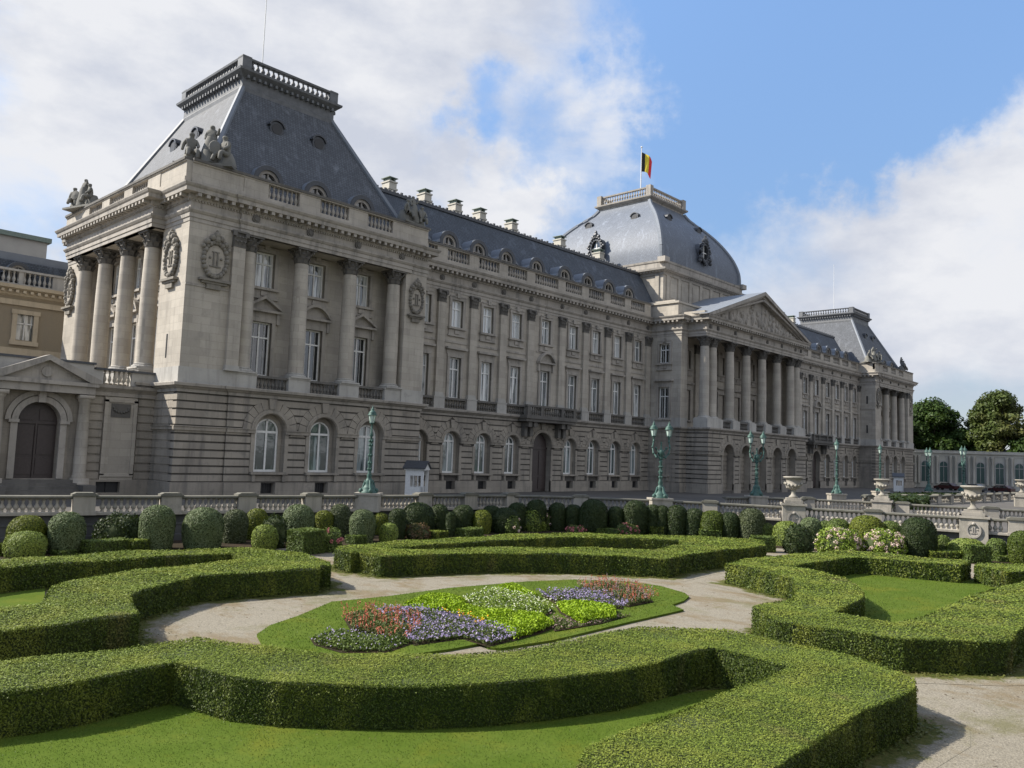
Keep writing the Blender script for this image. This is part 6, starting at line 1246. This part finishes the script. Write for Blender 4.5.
# ------------------------------------------------------------ clipped bushes
def bush(x, y, r, h, kind, label, group):
    e = empty('clipped_bush' if kind not in ('hydra', 'pink', 'cream', 'red', 'rust', 'loose', 'loose_dark') else 'flowering_shrub' if kind in ('hydra', 'pink', 'cream', 'red') else 'shrub', (x, y, GZ), label=label, cat='bush', group=group)
    loose = kind in ('hydra', 'pink', 'cream', 'red', 'rust', 'loose', 'loose_dark'); mt = {'sage': 'L_sage', 'sagedark': 'L_sagedark', 'olive': 'L_olive', 'olivedark': 'L_olivedark', 'light': 'L_light', 'dark': 'L_dark', 'mid': 'L_mid', 'rust': 'L_rust', 'loose': 'L_light', 'loose_dark': 'L_dark', 'hydra': 'L_hydra', 'pink': 'L_mid', 'cream': 'L_mid', 'red': 'L_low'}[kind]
    d = math.hypot(x-CAMXY[0], y-CAMXY[1]); s = max(.03, min(.08, d*.0011))*(1.5 if loose else 1)
    ex = rng.uniform(.62, .8) if h > r*1.7 else .9
    def surf(n):       # dome: superellipse side, rounded top, straight lower side
        t = rng.uniform(0, 1, n); a = rng.uniform(0, 6.2832, n); ph = np.arccos(1-t*1.0)      # 0 top .. pi/2 equator
        zc = h*ex if False else max(h-r*1.05, h*.42)
        k = rng.uniform(0, 1, n) < (zc*2*r)/(zc*2*r+r*r*2)
        zz = np.where(k, rng.uniform(.02, 1, n)*zc, zc+(h-zc)*np.cos(ph)**.9); rr = np.where(k, r*(1-.14*(1-zz/zc)**2), r*np.sin(ph)**.85)
        wob = 1+.03*np.sin(a*3+x)+.02*np.sin(a*5+zz*4+y)
        Pp = np.stack([np.cos(a)*rr*wob, np.sin(a)*rr*wob, zz], 1); nz = np.where(k, .1, np.cos(ph)); nr = np.where(k, 1., np.sin(ph)); return Pp, np.stack([np.cos(a)*nr, np.sin(a)*nr, nz], 1)
    n = int((6.28*r*h+3.14*r*r)/(s*s)*(1.5 if not loose else 1.6)); Pp, Nn = surf(n)
    if loose:
        q = (np.sin(Pp[:, 0]*7/r+x*3)+np.sin(Pp[:, 1]*6/r+y*2)+np.sin(Pp[:, 2]*8/h))*.05*r; Pp = Pp*(1+rng.normal(0, .05, n)[:, None])+Nn*q[:, None]*1.3
    else: Pp = Pp+Nn*rng.normal(0, .012, n)[:, None]
    V, F_ = leaves(Pp, Nn, s*1.2, .7 if loose else .38); ob('foliage', mesh_np('foliage', V, F_, rng.uniform(0, 1, len(F_)), [mt]), e)
    zc = max(h-r*1.05, h*.42); b = MB(); b.lathe(0, 0, [(0, 0), (r*.84, 0), (r*.95, zc*.6), (r*.97, zc)]+[(r*.97*math.sin(p_), zc+(h-zc-.03)*math.cos(p_)) for p_ in (1.2, .8, .4, .01)], 14); b.build('woody_core', 'core', e, True)
    if kind in ('hydra', 'pink', 'cream', 'red'):
        nf = {'hydra': 80, 'pink': 16, 'cream': 12, 'red': 26}[kind]; Pp, Nn = surf(nf*3); idx = Nn[:, 2] > -.1; Pp, Nn = Pp[idx][:nf], Nn[idx][:nf]
        pv = []; 
        for c, nn in zip(Pp, Nn):
            m_ = 26; dd = rng.normal(0, 1, (m_, 3)); dd /= np.linalg.norm(dd, axis=1)[:, None]; rad = .13 if kind == 'hydra' else .09; V, F_ = leaves(c+nn*.06+dd*rad, dd, .07, .3); pv.append((V, F_, rng.uniform(0, 1, m_), 0))
        V, F_, T_, _ = join_np(pv); ob('flower_heads', mesh_np('flower_heads', V, F_, T_, [{'hydra': 'F_pink', 'pink': 'F_rose', 'cream': 'F_pink', 'red': 'F_rose'}[kind]]), e)
LAMPN = [(7.6, 'the single lantern lamp post'), (26.6, 'the first double lantern lamp post')]
words = {'sage': 'grey green clipped dome bush', 'sagedark': 'speckled dull green clipped dome bush', 'olive': 'yellowish green clipped ball bush', 'olivedark': 'deep olive clipped dome bush', 'light': 'small bright green leafy ball bush', 'dark': 'dark green clipped yew dome', 'mid': 'mid green clipped dome bush', 'rust': 'low bronze leaved shrub', 'loose': 'loose bright green shrub', 'loose_dark': 'loose dark green untrimmed shrub', 'hydra': 'hydrangea bush with pale pink heads', 'pink': 'dark shrub with rose red flowers', 'cream': 'shrub with cream pink flowers', 'red': 'low mound of deep red flowers'}
def rel(x, y, r, h):
    return None
order = {}
KC = {}
for s in SHRUBS: KC[s[0]] = KC.get(s[0], 0)+1
seen = {}; ordn = ['first', 'second', 'third', 'fourth', 'fifth', 'sixth', 'seventh', 'eighth', 'ninth', 'tenth', 'eleventh', 'twelfth', 'thirteenth', 'fourteenth', 'fifteenth', 'sixteenth', 'seventeenth', 'eighteenth', 'nineteenth', 'twentieth']
def uof(x, y): v_ = Vector((x, y, GZ+1))-camo.matrix_world.translation; return v_.dot(rt2)/v_.dot(fw)
SHRUBS.sort(key=lambda s: uof(s[1], s[2]))
for i, (kind, x, y, r, h) in enumerate(SHRUBS):
    seen[kind] = seen.get(kind, 0)+1; n = seen[kind]; zone = 'left of the single lamp post' if x < 5.4 and y > -20 else 'between the two lamp posts' if x < 25 and y > -23 else 'right of the double lamp post' if y > -31 else 'under the urns at the right'
    szw = 'tall ' if h > 2 else 'small ' if r < .6 else 'broad ' if r > .95 else ''
    bush(x, y, r, h, kind, szw+'%s, %s%s of its kind from the left%s' % (words[kind], ordn[n-1], '', '') if KC[kind] > 1 else words[kind]+' '+zone, 'clipped bushes in front of the balustrade')
BOXES.sort(key=lambda s: uof(s[0], s[1]))
for i, (x, y, r, h) in enumerate(BOXES):
    a = .2 if x < 15 else -.9; w, dd = r, min(r, .75)*.75; ring = [(x+math.cos(a)*u*w-math.sin(a)*v_*dd, y+math.sin(a)*u*w+math.cos(a)*v_*dd) for u, v_ in ((-1, -1), (1, -1), (1, 1), (-1, 1))]
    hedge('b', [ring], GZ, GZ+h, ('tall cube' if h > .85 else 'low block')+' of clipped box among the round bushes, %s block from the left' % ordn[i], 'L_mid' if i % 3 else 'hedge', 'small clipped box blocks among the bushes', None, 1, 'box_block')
# distant hedge strip of the second garden
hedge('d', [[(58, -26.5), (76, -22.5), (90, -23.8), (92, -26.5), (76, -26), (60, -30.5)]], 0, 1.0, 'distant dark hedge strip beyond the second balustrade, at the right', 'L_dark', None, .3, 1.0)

# ------------------------------------------------------------ flower bed
for k, (nm, ring) in enumerate(BED.items()): sheet('bed_soil', [offset(ring, .06)], GZ+.078+.002*k, 'soil')
def flowers(nm, ring, leafmt, petalmt, h, dens, pdens, psz, label, name, lsz=.05, mound=.0, spike=0):
    h *= .62; dens *= 1.7
    Pp = sample_poly([ring], dens); n = len(Pp); e_ = []
    a = np.array(ring); 
    def edge(Pq):
        d = np.full(len(Pq), 1e9)
        for p0, p1 in zip(a, np.roll(a, -1, 0)): v_ = p1-p0; t = np.clip(((Pq-p0)@v_)/(v_@v_), 0, 1); d = np.minimum(d, np.linalg.norm(Pq-p0-v_*t[:, None], axis=1))
        return np.clip(d/.35, 0, 1)**.5
    hh = h*(.35+.65*edge(Pp))*(1+.12*np.sin(Pp[:, 0]*3.1)+.12*np.sin(Pp[:, 1]*3.7))
    zz = GZ+.08+hh*rng.uniform(.1, 1, n)**.5; V, F_ = leaves(np.column_stack([Pp, zz]), np.tile([0, 0, 1.], (n, 1)), lsz, .9); parts = [(V, F_, rng.uniform(0, 1, n), 0)]; mats = [leafmt]
    if petalmt:
        Pq = sample_poly([offset(ring, .22)], pdens); m_ = len(Pq); hh = h*(.4+.6*edge(Pq))*rng.uniform(.8, 1.35, m_); 
        if spike: jit = rng.normal(0, .012, (m_*6, 2)); Pq = np.repeat(Pq, 6, 0)+jit; hh = np.repeat(hh, 6)+np.tile(np.arange(6)*.035, m_)*np.repeat(rng.uniform(.5, 1.4, m_), 6); m_ = len(Pq)
        V, F_ = leaves(np.column_stack([Pq, GZ+.1+hh]), np.tile([-.3, -.5, 1.], (m_, 1)), psz, .7, 1.1); parts.append((V, F_, rng.uniform(0, 1, m_), 1)); mats.append(petalmt)
    V, F_, T_, Mi = join_np(parts); o = ob(name, mesh_np(name, V, F_, T_, mats, Mi)); tag(o, label, 'flowers' if petalmt else 'bush', None, 'stuff' if petalmt else None); return o
flowers('purpleA', BED['purpleA'], 'L_low', 'F_purple', .34, 900, 150, .06, 'mauve flowers massed in the near half of the bed', 'purple_flowers')
flowers('redA', BED['redA'], 'L_low', 'F_red', .42, 800, 26, .045, 'coral red flower spikes at the near left of the bed', 'red_flowers', spike=1)
flowers('lowA', BED['lowA'], 'L_mid', 'F_purple', .28, 800, 25, .045, 'low green edging plants at the left tip of the bed', 'edging_plants')
flowers('purpleB', BED['purpleB'], 'L_low', 'F_purple', .34, 700, 110, .07, 'mauve flowers in the far right part of the bed', 'purple_flowers')
flowers('redB', BED['redB'], 'L_low', 'F_brown', .4, 700, 16, .05, 'reddish grassy flower spikes at the far right of the bed', 'red_flowers', spike=1)
flowers('redB2', BED['redB'], 'L_low', 'F_red', .45, 60, 20, .045, 'coral flower tips scattered over the far right spikes', 'red_flowers', spike=1)
flowers('white', BED['white'], 'L_hydra', 'F_white', .4, 900, 55, .05, 'feathery white flowers in the middle of the bed', 'white_flowers')
flowers('orange', BED['orange'], 'L_low', 'F_orange', .4, 500, 34, .07, 'orange marigolds between the lime bushes and the mauve flowers', 'orange_flowers')
flowers('brownD', BED['brownD'], 'L_low', 'F_brown', .2, 600, 60, .05, 'dusky low plants along the near right edge of the bed', 'dusky_plants')
for k, lb in (('limeA', 'long lime green mound running along the left of the white flowers'), ('limeB', 'lime green mound at the near middle of the bed'), ('limeC', 'thin lime green mound at the far side of the bed'), ('limeD', 'lime green mound at the right of the bed')):
    flowers(k, BED[k], 'L_lime', None, .45, 1100, 0, 0, lb, 'lime_bush', .06)
# a few blades and fallen leaves on the gravel
Pq = sample_poly([[(-30, -50), (-30, -20), (5, -20), (30, -33), (10, -52)]], 2.2); n = len(Pq); V, F_ = leaves(np.column_stack([Pq, np.full(n, GZ+.012)]), np.tile([0, 0, 1.], (n, 1)), .05, .12); tag(ob('fallen_leaves', mesh_np('fallen_leaves', V, F_, rng.uniform(0, 1, n), ['L_rust'])), 'fallen brown leaves scattered on the gravel', 'leaves', None, 'stuff')
# park trees across the street behind the viewer (seen mirrored in the windows)

for i, (x, y, h) in enumerate(((-52, -92, 17), (-34, -101, 19), (-14, -96, 16), (6, -104, 18), (27, -100, 17), (50, -107, 19), (75, -104, 17))):
    tree(x, y, h, 8.0, 'park tree across the street, %s from the left as mirrored in windows' % ordn[i], 'L_tree', 20+i, 3500, .9, clumps=22, group='park trees across the street')
